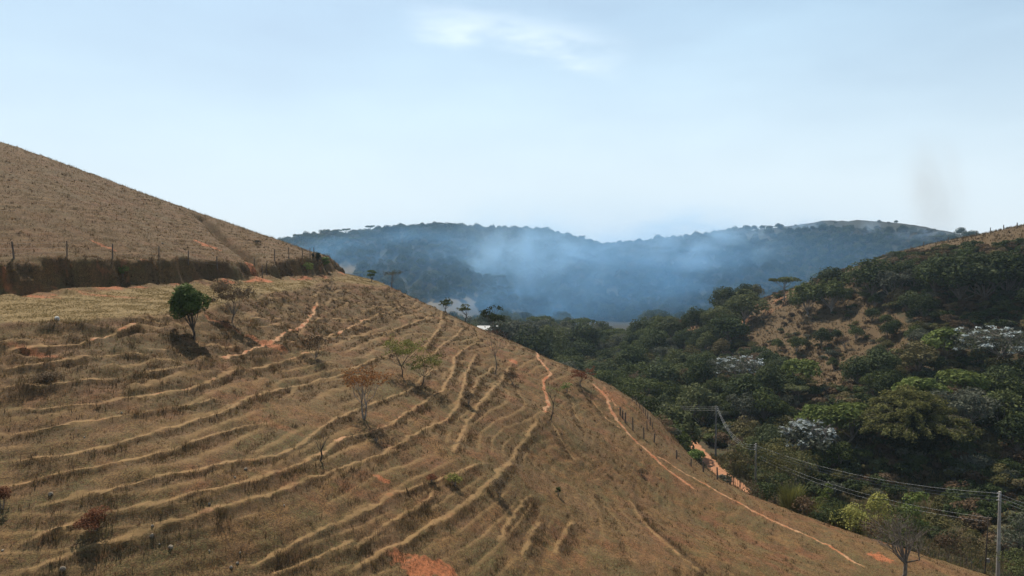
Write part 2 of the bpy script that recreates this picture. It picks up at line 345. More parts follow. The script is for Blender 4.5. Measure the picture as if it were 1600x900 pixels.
def surface(x, y, full=True):
    x = np.asarray(x, float).ravel(); y = np.asarray(y, float).ravel()
    z, reg, d, s, r = Hbase(x, y)
    col = np.zeros((len(x), 4))     # tread, soil, bench green, roughness with painted riser shade
    i = np.where((reg == 1) & (y > 15))[0]
    if len(i):
        X, Y, Z = x[i], y[i], z[i]
        tread, soil, dz, riser = masks_near(X, Y, Z, d[i])
        u, v, _ = proj(X, Y, Z)
        rough = np.zeros(len(i))
        for pg in ROUGH: rough = np.maximum(rough, in_poly(u, v, pg).astype(float))
        benchm = sstep(0.25, -0.1, (r[i] - s[i])) * sstep(-1.6, -3.2, d[i] + .9 * noise2(X / 2.0, Y / 2.0, 7.9)) * (Y < 135)
        upper = d[i] > 0.5
        bankm = np.exp(-((d[i] - .1) / 1.0) ** 2)
        rough = rough * (1 - benchm)
        # sheep-back steps that follow the contours
        p = Z / np.where(upper, .58, np.where(rough > .5, .85, .52)) + .75 * noise2(X / 14, Y / 14, 3.1) + 0.14 * noise2(X / 4, Y / 4, 3.6)
        fr = p - np.floor(p); st = (sstep(.35, 1.0, fr) - fr)
        amp = np.where(upper, .13, np.where(rough > .5, .34, .16 - .05 * sstep(4, 20, X))) * (0.35 + .65 * sstep(-.5, .5, noise2(X / 9, Y / 9, 12.1))) * (1 - benchm)
        nn = noise3(X * .45, Y * .45, Z * 2.2)
        n1 = noise2(X / 1.5, Y / 1.5, 13.1); n2 = noise2(X / .62, Y / .62, 14.1); n3 = noise2(X / .27, Y / .27, 15.1)
        far_ = sstep(110, 60, Y)
        off = dz + st * .95 * amp + (.10 + .22 * rough + .06 * upper) * nn * (1 - benchm) + (.07 + .12 * rough + .12 * bankm) * n1 * (1 - .7 * benchm) \
            + (.05 + .06 * rough + .12 * bankm) * np.maximum(n2, -.3) * (1 - .6 * benchm) + .028 * n3 * (1 - .5 * tread)
        off = off * (1 - .45 * tread)
        nearp = np.clip(1 - tread * 3, 0, 1)
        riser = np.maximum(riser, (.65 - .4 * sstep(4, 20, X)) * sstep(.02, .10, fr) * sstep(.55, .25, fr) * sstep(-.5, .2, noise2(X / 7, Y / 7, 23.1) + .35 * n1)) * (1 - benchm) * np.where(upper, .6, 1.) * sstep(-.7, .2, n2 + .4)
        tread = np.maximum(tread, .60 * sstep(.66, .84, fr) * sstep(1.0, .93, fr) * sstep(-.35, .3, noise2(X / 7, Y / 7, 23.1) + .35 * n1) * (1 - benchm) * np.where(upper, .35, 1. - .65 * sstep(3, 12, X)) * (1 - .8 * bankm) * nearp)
        foot = np.exp(-((d[i] + 2.0 + .8 * n1) / 1.1) ** 2) * sstep(-.2, .5, noise2(X / 3.3, Y / 3.3, 51.1) + .3 * n2); soil = np.maximum(soil, .75 * foot)
        z[i] += off
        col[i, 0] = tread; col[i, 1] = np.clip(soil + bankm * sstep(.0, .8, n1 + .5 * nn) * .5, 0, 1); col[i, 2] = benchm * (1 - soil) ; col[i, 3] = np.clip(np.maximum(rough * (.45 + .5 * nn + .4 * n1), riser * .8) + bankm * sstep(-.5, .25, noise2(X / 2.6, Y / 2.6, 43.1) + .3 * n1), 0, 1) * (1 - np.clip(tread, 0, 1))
    j = np.where(reg != 1)[0]
    if len(j):
        X, Y = x[j], y[j]; sc = np.where(reg[j] == 3, 1.0, .35)
        z[j] += sc * (0.8 * noise2(X / 12, Y / 12, 16.1) + .4 * noise2(X / 5, Y / 5, 17.1)) + .12 * noise2(X / 1.4, Y / 1.4, 18.1)
        u, v, _ = proj(X, Y, z[j])
        cl = np.zeros(len(j))
        for pg in CLEAR: cl = np.maximum(cl, in_poly(u, v, pg).astype(float))
        cl = cl * (reg[j] == 2)
        for pg in FIELDS[:3]: cl = np.maximum(cl, in_poly(u, v, pg) * (reg[j] == 3) * sstep(-.9, -.2, noise2(X / 9, Y / 9, 2.7)))
        dd, _, tt = seg_dist(X, Y, np.array(ROAD)); rz = sstep(1.8, 1.0, dd + .5 * noise2(X / 1.5, Y / 1.5, 9.1)) * sstep(153, 148, Y) * sstep(40.6, 39.0, X)
        near_road = dd < 7
        if near_road.any():
            base = -37.9
            k = sstep(6.0, 2.6, dd); z[j] = z[j] * (1 - k) + (base + .06 * noise2(X / .8, Y / .8, 1.1)) * k
        col[j, 1] = np.maximum(rz, cl * (u < 1385) * np.clip(.0 + .5 * noise2(X / 5, Y / 5, 19.1) + .45 * (v < 1170 - .565 * u) , 0, 1)); col[j, 2] = 0; col[j, 0] = rz
        col[j, 3] = cl
    return z, reg, col, d
def HF(x, y):
    return surface(np.atleast_1d(x), np.atleast_1d(y))[0]

# ------------------------------------------------------------------ object bookkeeping
def tag(o, label=None, cat=None, group=None, kind=None):
    if label: o['label'] = label
    if cat: o['category'] = cat
    if group: o['group'] = group
    if kind: o['kind'] = kind
    return o
def mesh_np(name, V, Fq, mat=None, smooth=True, n=4):
    me = bpy.data.meshes.new(name); V = np.asarray(V, np.float32); Fq = np.asarray(Fq, np.int32)
    me.vertices.add(len(V)); me.vertices.foreach_set('co', V.ravel())
    me.loops.add(Fq.size); me.loops.foreach_set('vertex_index', Fq.ravel())
    me.polygons.add(len(Fq)); me.polygons.foreach_set('loop_start', np.arange(0, Fq.size, Fq.shape[1], dtype=np.int32))
    me.polygons.foreach_set('loop_total', np.full(len(Fq), Fq.shape[1], np.int32))
    me.polygons.foreach_set('use_smooth', np.full(len(Fq), smooth, bool))
    me.update(calc_edges=True)
    if mat is not None: me.materials.append(mat)
    return me
def link(name, me, parent=None, loc=None):
    o = bpy.data.objects.new(name, me); COL.objects.link(o)
    if parent is not None: o.parent = parent
    if loc is not None: o.location = loc
    return o
def empty(name, loc, rz=0, sc=1.0):
    o = bpy.data.objects.new(name, None); COL.objects.link(o); o.location = loc; o.rotation_euler = (0, 0, rz); o.scale = (sc,) * 3 if not hasattr(sc, '__len__') else sc
    o.empty_display_size = .3; return o
def set_attr(me, name, arr):
    a = me.color_attributes.new(name, 'FLOAT_COLOR', 'POINT'); a.data.foreach_set('color', np.asarray(arr, np.float32).ravel())

# ------------------------------------------------------------------ materials
def newmat(name):
    m = bpy.data.materials.new(name); m.use_nodes = True; t = m.node_tree; t.nodes.clear()
    o = t.nodes.new('ShaderNodeOutputMaterial'); b = t.nodes.new('ShaderNodeBsdfPrincipled'); t.links.new(b.outputs[0], o.inputs[0])
    b.inputs['Roughness'].default_value = .9; b.inputs['Specular IOR Level'].default_value = .15
    return m, t, b, o
class NB:
    def __init__(s, t): s.t = t
    def n(s, ty, **kw):
        x = s.t.nodes.new(ty)
        for k, v in kw.items(): setattr(x, k, v)
        return x
    def l(s, a, b): s.t.links.new(a, b)
    def val(s, sock, v):
        if isinstance(v, (int, float)): sock.default_value = v
        elif isinstance(v, tuple): sock.default_value = (*v, 1) if len(v) == 3 else v
        else: s.l(v, sock)
    def noise(s, scale, detail=3, rough=.55, vec=None, dist=0.0):
        x = s.n('ShaderNodeTexNoise'); x.inputs['Scale'].default_value = scale; x.inputs['Detail'].default_value = detail; x.inputs['Roughness'].default_value = rough
        x.inputs['Distortion'].default_value = dist
        s.l(vec if vec is not None else s.pos, x.inputs[0]); return x.outputs[0]
    def mp(s, v, a, b, c=0., d=1.):
        x = s.n('ShaderNodeMapRange'); x.interpolation_type = 'SMOOTHSTEP'; s.val(x.inputs[0], v)
        for i, q in ((1, a), (2, b), (3, c), (4, d)): x.inputs[i].default_value = q
        return x.outputs[0]
    def mix(s, f, a, b):
        x = s.n('ShaderNodeMix', data_type='RGBA'); s.val(x.inputs[0], f); s.val(x.inputs[6], a); s.val(x.inputs[7], b); return x.outputs[2]
    def m(s, op, a, b=0.):
        x = s.n('ShaderNodeMath', operation=op); s.val(x.inputs[0], a); s.val(x.inputs[1], b); return x.outputs[0]

# ground: dry pasture / soil / forest floor
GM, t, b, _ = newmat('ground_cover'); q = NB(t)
geo = q.n('ShaderNodeNewGeometry'); q.pos = geo.outputs['Position']
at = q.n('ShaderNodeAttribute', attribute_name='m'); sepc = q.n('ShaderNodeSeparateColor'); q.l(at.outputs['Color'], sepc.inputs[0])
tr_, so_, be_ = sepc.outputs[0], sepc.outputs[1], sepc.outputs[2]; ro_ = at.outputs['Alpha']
wood = q.n('ShaderNodeAttribute', attribute_name='wood').outputs['Fac']
big = q.noise(.11, 4); med = q.noise(.7, 4, .6); fin = q.noise(5.0, 4, .7); vfin = q.noise(13., 3, .75); grn = q.noise(.17, 4, .6); blot = q.noise(.33, 5, .6)
TAN = (.192, .100, .036); OLV = (.104, .078, .027); BRN = (.088, .044, .020); RUS = (.180, .068, .031); STRAW = (.245, .150, .062)
g = q.mix(q.mp(med, .40, .62), TAN, OLV)
g = q.mix(q.mp(blot, .46, .64, 0, .85), g, RUS)
mpn_ = q.n('ShaderNodeMapping'); mpn_.inputs['Scale'].default_value = (.28, .28, 3.2); q.l(q.pos, mpn_.inputs[0]); strk = q.noise(1.0, 4, .65, mpn_.outputs[0])
g = q.mix(q.mp(strk, .50, .64, 0, .6), g, (.085, .046, .020))
g = q.mix(q.mp(big, .42, .62, 0, .5), g, (.125, .092, .040))
g = q.mix(q.mp(grn, .50, .64, 0, .7), g, (.082, .078, .029))
g = q.mix(q.m('MULTIPLY', q.noise(.9, 4, .6), q.m('MULTIPLY', q.n('ShaderNodeAttribute', attribute_name='upper').outputs['Fac'], 1.1)), g, (.080, .046, .020))
g = q.mix(q.mp(fin, .47, .60, 0, .85), g, BRN)
g = q.mix(q.mp(vfin, .50, .60, 0, .8), g, (.060, .040, .020))
g = q.mix(q.mp(vfin, .46, .36, 0, .65), g, (.235, .140, .062))
g = q.mix(q.m('MULTIPLY', ro_, .72), g, q.mix(q.mp(fin, .4, .6), (.052, .036, .020), (.110, .066, .034)))  # dark coarse growth; on risers this colour also paints in shade
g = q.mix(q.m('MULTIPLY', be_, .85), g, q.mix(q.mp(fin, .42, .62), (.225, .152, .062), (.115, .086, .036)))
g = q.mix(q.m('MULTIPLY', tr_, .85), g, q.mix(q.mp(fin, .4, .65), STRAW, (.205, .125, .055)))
RED = q.mix(q.mp(fin, .4, .65), (.36, .125, .052), (.21, .082, .038))
REDL = q.mix(q.mp(med, .4, .6), RED, (.37, .215, .115))
g = q.mix(q.mp(q.m('ADD', so_, q.m('MULTIPLY', q.m('SUBTRACT', fin, .5), .5)), .25, .75), g, q.mix(tr_, RED, REDL))
fl = q.mix(q.mp(med, .42, .6), (.060, .042, .022), (.035, .038, .016))
fl = q.mix(q.mp(fin, .5, .65, 0, .7), fl, (.11, .07, .035))
cl = q.mix(q.mp(fin, .42, .62), (.105, .064, .030), (.062, .046, .022))
fl = q.mix(ro_, fl, cl); fl = q.mix(q.mp(so_, .3, .8), fl, q.mix(tr_, (.22, .105, .050), q.mix(q.mp(fin, .38, .62), (.37, .185, .100), (.27, .125, .062))))
fl = q.mix(q.mp(wood, 1.3, 1.7), fl, q.mix(ro_, (.030, .032, .022), (.17, .13, .08)))
g = q.mix(wood, g, fl)
q.l(g, b.inputs['Base Color'])
bp = q.n('ShaderNodeBump'); bp.inputs['Strength'].default_value = .9; bp.inputs['Distance'].default_value = .10
hgt = q.m('ADD', q.m('MULTIPLY', fin, .6), q.m('MULTIPLY', vfin, .5)); hgt = q.m('MULTIPLY', hgt, q.mp(tr_, 0., 1., 1., .4))
q.l(hgt, bp.inputs['Height']); q.l(bp.outputs[0], b.inputs['Normal'])

# ------------------------------------------------------------------ ground mesh (one continuous polar sheet, split by region at shared edges)
QUAL = 1.0
th_in = np.linspace(R(-41), R(41), int(860 * QUAL)); 
th_out = np.concatenate([np.linspace(R(41), R(70), 40)[1:], np.linspace(R(70), R(290), 70)[1:], np.linspace(R(290), R(319), 40)[1:-1]])
th = np.concatenate([th_in, th_out])
rr_ = np.concatenate([[1.5, 6, 12, 18], np.exp(np.linspace(math.log(20), math.log(150), int(560 * QUAL))), np.exp(np.linspace(math.log(151.5), math.log(720), int(170 * QUAL))), np.exp(np.linspace(math.log(750), math.log(1150), 12))])
TH_, RR_ = np.meshgrid(th, rr_, indexing='ij'); nT, nR = TH_.shape
gx = (np.sin(TH_) * RR_).ravel(); gy = (np.cos(TH_) * RR_).ravel()
gz, greg, gcol, gd = surface(gx, gy)
gz = np.where((np.hypot(gx, gy) < 20), np.minimum(gz, -8.5), gz)
V = np.stack([gx, gy, gz], 1)
ii = np.arange(nT); jj = np.arange(nR - 1); I, J = np.meshgrid(ii, jj, indexing='ij'); I2 = (I + 1) % nT
Fg = np.stack([I * nR + J, I * nR + J + 1, I2 * nR + J + 1, I2 * nR + J], -1).reshape(-1, 4)
freg = greg[Fg[:, 0]]; fcol = gcol[Fg].mean(1); fd = gd[Fg].mean(1)
ctr = V[Fg].mean(1)
woodv = (greg != 1).astype(float) + (greg == 3)
cls = freg.copy()                                       # 0 valley, 1 pasture, 2 wooded, 3 mountain
cls[(freg == 1) & (fd > 0) & (ctr[:, 1] > 20)] = 4      # upper hill
cls[(freg == 1) & (fcol[:, 2] > .5)] = 5                # grassy farm track on the bench
cls[(freg == 1) & (fcol[:, 0] > .55) & (fcol[:, 1] < .5)] = 6
cls[(freg == 1) & (fcol[:, 0] > .5) & (fcol[:, 1] >= .5)] = 7
cls[(freg != 1) & (fcol[:, 0] > .5)] = 8
vn = None
NAMES = {0: 'valley_ground', 1: 'pasture_slope', 2: 'wooded_hillside', 3: 'distant_hill', 4: 'upper_pasture_hill', 5: 'grassy_track', 6: 'cattle_path', 7: 'dirt_footpath', 8: 'dirt_road'}
LAB = {0: 'dry valley floor between the hills', 1: 'dry brown pasture slope ribbed with cattle terraces', 2: 'ground of the wooded hillside right of the valley',
       3: 'far forested ridge behind the smoke', 4: 'bare grassy hill rising above the cut bank', 5: 'pale grassed track along the bench under the bank',
       6: 'straw coloured cattle paths following the contours', 7: 'bare orange footpaths worn into the pasture', 8: 'orange dirt road at the foot of the pasture'}
TERR = {}
for k in range(9):
    f = Fg[cls == k]
    if not len(f): continue
    used, inv = np.unique(f, return_inverse=True)
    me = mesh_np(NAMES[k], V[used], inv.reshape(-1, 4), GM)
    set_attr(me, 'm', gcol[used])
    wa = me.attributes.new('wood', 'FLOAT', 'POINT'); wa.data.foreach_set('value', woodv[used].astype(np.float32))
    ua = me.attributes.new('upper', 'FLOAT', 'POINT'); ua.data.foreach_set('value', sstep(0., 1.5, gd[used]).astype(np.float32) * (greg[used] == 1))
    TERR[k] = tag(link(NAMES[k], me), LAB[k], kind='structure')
# ------------------------------------------------------------------ plant materials
def foliage(name, a, b, c=None, rough=.75, trans=.25, spec=.08):
    m, t, bs, o = newmat(name); q = NB(t)
    at = q.n('ShaderNodeAttribute', attribute_name='tint').outputs['Fac']
    oi = q.n('ShaderNodeObjectInfo').outputs['Random']
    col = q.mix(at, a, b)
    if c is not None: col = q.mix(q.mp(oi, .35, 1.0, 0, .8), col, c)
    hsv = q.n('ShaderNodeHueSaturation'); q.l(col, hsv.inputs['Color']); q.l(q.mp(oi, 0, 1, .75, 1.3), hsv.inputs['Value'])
    q.l(hsv.outputs[0], bs.inputs['Base Color']); bs.inputs['Roughness'].default_value = rough; bs.inputs['Specular IOR Level'].default_value = spec
    tr = q.n('ShaderNodeBsdfTranslucent'); q.l(hsv.outputs[0], tr.inputs[0])
    mx = q.n('ShaderNodeMixShader'); mx.inputs[0].default_value = trans; q.l(bs.outputs[0], mx.inputs[1]); q.l(tr.outputs[0], mx.inputs[2]); q.l(mx.outputs[0], o.inputs[0])
    return m
MF = {
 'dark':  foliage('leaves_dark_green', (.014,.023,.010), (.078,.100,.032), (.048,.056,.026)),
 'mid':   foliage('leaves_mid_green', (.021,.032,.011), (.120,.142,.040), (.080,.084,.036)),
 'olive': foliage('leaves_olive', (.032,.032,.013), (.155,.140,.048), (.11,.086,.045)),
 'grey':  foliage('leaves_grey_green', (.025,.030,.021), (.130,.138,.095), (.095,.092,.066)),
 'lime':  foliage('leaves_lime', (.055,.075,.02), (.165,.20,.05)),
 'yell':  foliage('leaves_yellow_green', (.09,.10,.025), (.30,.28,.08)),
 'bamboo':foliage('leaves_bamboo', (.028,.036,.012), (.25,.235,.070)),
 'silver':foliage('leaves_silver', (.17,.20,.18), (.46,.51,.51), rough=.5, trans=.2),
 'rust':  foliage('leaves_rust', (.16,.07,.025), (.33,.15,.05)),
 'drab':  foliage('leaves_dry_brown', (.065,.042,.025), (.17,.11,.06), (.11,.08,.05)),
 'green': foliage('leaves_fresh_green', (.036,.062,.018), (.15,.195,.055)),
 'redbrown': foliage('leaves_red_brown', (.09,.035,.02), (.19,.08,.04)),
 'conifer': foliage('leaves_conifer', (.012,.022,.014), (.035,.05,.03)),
}
def plain(name, a, b, scale=6., rough=.9, zs=1.0, spec=.15):
    m, t, bs, o = newmat(name); q = NB(t); g = q.n('ShaderNodeTexCoord'); mpn = q.n('ShaderNodeMapping'); mpn.inputs['Scale'].default_value = (1, 1, zs)
    q.l(g.outputs['Object'], mpn.inputs[0]); n1 = q.noise(scale, 4, .6, mpn.outputs[0])
    q.l(q.mix(q.mp(n1, .35, .65), a, b), bs.inputs['Base Color']); bs.inputs['Roughness'].default_value = rough; bs.inputs['Specular IOR Level'].default_value = spec
    bp = q.n('ShaderNodeBump'); bp.inputs['Strength'].default_value = .5; bp.inputs['Distance'].default_value = .02; q.l(n1, bp.inputs['Height']); q.l(bp.outputs[0], bs.inputs['Normal'])
    return m
BARK = plain('bark_grey_brown', (.11,.085,.065), (.20,.17,.14), 9, zs=.3)
BARKD = plain('bark_dark', (.045,.035,.028), (.09,.07,.055), 9, zs=.3)
BARKP = plain('bark_pale', (.26,.23,.20), (.16,.13,.11), 9, zs=.3)
WOODP = plain('weathered_post_wood', (.075,.055,.042), (.15,.115,.09), 14, zs=.15)
CONC = plain('pole_concrete', (.33,.31,.28), (.24,.225,.205), 3)
CONCD = plain('pole_concrete_dark', (.20,.19,.17), (.13,.12,.11), 3)
WIREM = plain('aluminium_wire', (.36,.37,.38), (.27,.28,.29), 3, .45, spec=.5)
BARB = plain('rusty_wire', (.14,.10,.08), (.22,.18,.15), 3, .6)
ROCKM = plain('rock_grey', (.24,.20,.15), (.15,.115,.085), 7)
ROCKW = plain('rock_white', (.62,.60,.56), (.45,.42,.38), 7)
ROCKL = plain('rock_pale', (.34,.28,.21), (.22,.18,.13), 7)
CERAM = plain('insulator_ceramic', (.45,.44,.42), (.30,.28,.26), 3, .3, spec=.5)

# ------------------------------------------------------------------ plant geometry
class Geo:
    def __init__(s): s.V = []; s.F = []; s.T = []; s.k = 0
    def tube(s, pts, rad, sides=5):
        pts = np.asarray(pts, float); n = len(pts); base = s.k
        for i in range(n):
            d = pts[min(i+1, n-1)] - pts[max(i-1, 0)]; d /= np.linalg.norm(d) + 1e-9
            a = np.cross(d, (0.31, .95, 0.05)); a /= np.linalg.norm(a) + 1e-9; b_ = np.cross(d, a)
            for k in range(sides):
                an = 2 * math.pi * k / sides; s.V.append(pts[i] + rad[i] * (math.cos(an) * a + math.sin(an) * b_)); s.T.append(.5)
        for i in range(n - 1):
            for k in range(sides):
                k2 = (k + 1) % sides; s.F.append((base + i*sides + k, base + i*sides + k2, base + (i+1)*sides + k2, base + (i+1)*sides + k))
        s.k += n * sides
    def box(s, c, h, rz=0.):
        c = np.asarray(c, float); base = s.k; cs, sn = math.cos(rz), math.sin(rz)
        for dz in (-1, 1):
            for dx, dy in ((-1,-1),(1,-1),(1,1),(-1,1)):
                x, y = dx*h[0], dy*h[1]; s.V.append(c + np.array((x*cs - y*sn, x*sn + y*cs, dz*h[2]))); s.T.append(.5)
        for f in ((0,3,2,1),(4,5,6,7),(0,1,5,4),(1,2,6,5),(2,3,7,6),(3,0,4,7)): s.F.append(tuple(base + i for i in f))
        s.k += 8
    def mesh(s, name, mat, smooth=True):
        return mesh_np(name, np.array(s.V), np.array(s.F), mat, smooth)
def leaf_arrays(C, Nn, size, tint, rs, aspect=.55):
    n = len(C); Nn = Nn / (np.linalg.norm(Nn, axis=1)[:, None] + 1e-9)
    r = rs.normal(size=(n, 3)); t = np.cross(Nn, r); t /= np.linalg.norm(t, axis=1)[:, None] + 1e-9; b_ = np.cross(Nn, t)
    sz = (size * rs.uniform(.6, 1.35, n))[:, None]
    V = np.stack([C - t * sz, C - b_ * sz * aspect + Nn * sz * .12, C + t * sz, C + b_ * sz * aspect - Nn * sz * .12], 1).reshape(-1, 3)
    return V, np.arange(4 * n).reshape(n, 4), np.repeat(tint, 4)
def leaf_mesh(name, C, Nn, size, tint, rs, mat, aspect=.55):
    V, Fq, T = leaf_arrays(C, Nn, size, tint, rs, aspect); me = mesh_np(name, V, Fq, mat, False)
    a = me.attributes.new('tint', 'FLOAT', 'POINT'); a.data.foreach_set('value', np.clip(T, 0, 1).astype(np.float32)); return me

def gen_tree(seed, H_=8., W_=6., base=.35, nl=7, tw=4, leaf=.3, n=1500, r0=.16, flat=.65, lob=.42, lean=(0, 0), mat=None, bark=None, top=.0, fill=.25, bare=False, droop=0., multi=1):
    """one tree: tapered trunk with limbs and twigs, crown of many small leaves gathered in uneven clumps"""
    rs = np.random.RandomState(seed); G = Geo(); hb = H_ * base; lobes = []
    az0 = rs.uniform(0, 6.28)
    for i in range(nl):
        a = az0 + i * 2.4 + rs.normal() * .3; k = math.sqrt((i + .5) / nl); rad = W_ * .5 * k * rs.uniform(.55, .95) * (1 - lob * .35)
        zz = hb + (H_ - hb) * (rs.uniform(.45, .95) * (1 - .45 * k * (1 - flat)) if top == 0 else rs.uniform(.7, .95))
        if flat > .85 and bare is False: zz = hb + (H_ - hb) * (.12 + .76 * math.sqrt(max(0, 1 - .85 * k * k)) * rs.uniform(.7, 1))
        lobes.append((np.array([math.cos(a) * rad + lean[0] * zz, math.sin(a) * rad + lean[1] * zz, zz]), W_ * .5 * lob * rs.uniform(.7, 1.25)))
    stems = []
    for s_ in range(multi):
        sp = np.array([rs.normal(), rs.normal(), 0]) * (W_ * .07 if multi > 1 else 0)
        fork = np.array([lean[0] * hb, lean[1] * hb, hb]) + sp + rs.normal(size=3) * (.03 * H_, .03 * H_, 0)
        mid = fork * .5 + rs.normal(size=3) * (.02 * H_, .02 * H_, 0); rr = r0 / math.sqrt(multi)
        G.tube([(0, 0, -.35), (0, 0, 0) + sp * .2, mid, fork], [rr * 1.35, rr * 1.1, rr * .85, rr * .7], 6); stems.append(fork)
    cs, ns, ts = [], [], []
    per = max(1, n // max(1, nl))
    for li, (c, r) in enumerate(lobes):
        fork = stems[li % multi]; m = fork * .45 + c * .55 + rs.normal(size=3) * .06 * W_; m[2] -= .04 * H_
        G.tube([fork - (0, 0, .05 * H_ * rs.rand()), m, c], [r0 * .45 / math.sqrt(multi), r0 * .28, r0 * .13], 5)
        ends = []
        for k in range(tw):
            d = rs.normal(size=3); d[2] = abs(d[2]) * .8; d /= np.linalg.norm(d); e = c + d * r * rs.uniform(.6, 1.05) * (1, 1, flat); ends.append(e)
            st = m + (c - m) * rs.rand(); G.tube([st, (st + e) / 2 + rs.normal(size=3) * r * .12, e], [r0 * .14, r0 * .09, r0 * .03], 4)
            if bare:
                for _ in range(4):
                    d2 = rs.normal(size=3); d2[2] = abs(d2[2]); e2 = e + d2 * r * .33; s2 = st + (e - st) * rs.uniform(.4, 1); G.tube([s2, e2], [r0 * .07, r0 * .02], 3); ends.append(e2)
        lt = np.clip(rs.normal(.5, .2), 0, 1)
        if per > 0 and n > 0:
            if fill > 0:
                u = rs.normal(size=(per, 3)); u[:, 2] = np.abs(u[:, 2]) * 1.1 - (.45 if flat < .85 else .85) * np.abs(rs.normal(size=per)); u /= np.linalg.norm(u, axis=1)[:, None]
                # clumps on the lobe
                cl = rs.normal(size=(9, 3)); cl /= np.linalg.norm(cl, axis=1)[:, None]; cd = (u @ cl.T).max(1)
                rad = r * (.62 + .42 * cd ** 2 + rs.normal(size=per) * .06); inner = rs.rand(per) < fill * .5; rad[inner] *= .6
                p = c + u * rad[:, None] * (1, 1, flat + .15); p[:, 2] -= droop * (1 - u[:, 2]) * r * rs.rand(per) 
                keep = cd > .42; p, u2, cd = p[keep], u[keep], cd[keep]
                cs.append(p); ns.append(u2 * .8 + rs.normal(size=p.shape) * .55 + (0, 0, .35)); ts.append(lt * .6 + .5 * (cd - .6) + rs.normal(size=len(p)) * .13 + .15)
            else:
                E = np.array(ends); k = rs.randint(0, len(E), per); p = E[k] + rs.normal(size=(per, 3)) * r * .17 * (1, 1, .8)
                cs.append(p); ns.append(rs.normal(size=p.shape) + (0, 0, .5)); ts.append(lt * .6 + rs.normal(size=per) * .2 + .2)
    allp = np.concatenate(cs) if cs else np.array(G.V)                 # bring the crown to exactly H_ high and W_ wide
    zt = np.percentile(allp[:, 2], 99.7); wt_ = (np.percentile(allp[:, 0], 98.5) - np.percentile(allp[:, 0], 1.5) + np.percentile(allp[:, 1], 98.5) - np.percentile(allp[:, 1], 1.5)) / 2
    fs = np.array((W_ / max(wt_, .1),) * 2 + (H_ / max(zt, .1),)); fs[:2] = np.clip(fs[:2], .6, 1.8); G.V = [v * fs for v in G.V]; cs = [c * fs for c in cs]
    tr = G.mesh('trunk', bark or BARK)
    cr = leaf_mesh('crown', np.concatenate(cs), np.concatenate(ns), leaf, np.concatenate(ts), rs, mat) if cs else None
    return tr, cr

def gen_bush(seed, W_=2.5, H_=1.8, leaf=.1, n=1200, mat=None, nl=7, bark=None):
    return gen_tree(seed, H_=H_, W_=W_, base=.12, nl=nl, tw=3, leaf=leaf, n=n, r0=.03 + .012 * W_, flat=.75, lob=.5, mat=mat, bark=bark, fill=.3, multi=2)

def gen_clump(seed, W_=2.5, H_=2.5, blades=260, wid=.03, mat=None, arch=.5, culms=False):
    """a clump of arching blades (tall grass, cane) - ribbon blades, or culms with leaf plumes"""
    rs = np.random.RandomState(seed); Vs, Fs, Ts = [], [], []; k = 0
    for i in range(blades):
        a = rs.uniform(0, 6.28); r = W_ * .18 * math.sqrt(rs.rand()); h = H_ * rs.uniform(.55, 1.05); out = (W_ * .5 - r) * rs.uniform(.3, 1.0) * (1 if arch else .3)
        d = np.array((math.cos(a), math.sin(a), 0)); sd_ = np.array((-math.sin(a + rs.normal() * .6), math.cos(a), 0)); tn = rs.uniform(.1, 1)
        for j in range(5):
            u = j / 4; p = d * (r + out * u ** 1.7) + np.array((0, 0, h * (u - arch * .55 * u ** 3) ))
            w = wid * (1.1 - u) + .002; Vs += [p - sd_ * w, p + sd_ * w]; Ts += [tn * (.4 + .6 * u)] * 2
            if j: Fs.append((k + 2*j - 2, k + 2*j - 1, k + 2*j + 1, k + 2*j))
        k += 10
    me = mesh_np('blades', np.array(Vs), np.array(Fs), mat, False); at = me.attributes.new('tint', 'FLOAT', 'POINT'); at.data.foreach_set('value', np.array(Ts, np.float32)); return me

def put_tree(kind, cat, label, pos, meshes, rz=0., sc=1.0, group=None, parts=('trunk', 'crown'), sink=.12):
    e = empty(kind, (float(pos[0]), float(pos[1]), float(pos[2]) - sink), rz, sc); tag(e, label, cat, group)
    for nm, me in zip(parts, meshes):
        if me is not None: link(nm, me, e)
    return e

# ------------------------------------------------------------------ woodland: prototypes, then individuals
PROTO = {}
def proto(key, *a, **k): PROTO[key] = gen_tree(*a, **k)
for i in range(3):
    proto(f'dark{i}', 100+i, 9.5, 8.0, .16, 14, 4, .30, 3200, .20, .95, .40, mat=MF['dark'], bark=BARK)
    proto(f'mid{i}', 110+i, 8.5, 7.2, .16, 12, 4, .28, 2800, .18, .95, .40, mat=MF['mid'], bark=BARKP)
    proto(f'olive{i}', 120+i, 7.5, 6.8, .16, 12, 4, .26, 2300, .16, .9, .40, mat=MF['olive'], bark=BARK)
    proto(f'grey{i}', 130+i, 8.5, 7.6, .22, 12, 5, .25, 2300, .17, .75, .38, mat=MF['grey'], bark=BARKP)
for i in range(2):
    proto(f'umb{i}', 140+i, 10, 9.0, .55, 9, 5, .32, 1700, .18, .38, .36, mat=MF['mid'], bark=BARKP, top=1)
    proto(f'lime{i}', 150+i, 7.5, 6.6, .26, 8, 4, .33, 1600, .16, .7, .46, mat=MF['lime'], bark=BARK)
    proto(f'drab{i}', 160+i, 7.5, 6.4, .24, 9, 6, .22, 900, .15, .75, .42, mat=MF['drab'], bark=BARKP, fill=0, bare=True)
PB = {k: gen_bush(170+i, 3.2, 2.4, .20, 800, MF[k]) for i, k in enumerate(('dark', 'olive', 'mid', 'grey', 'drab'))}
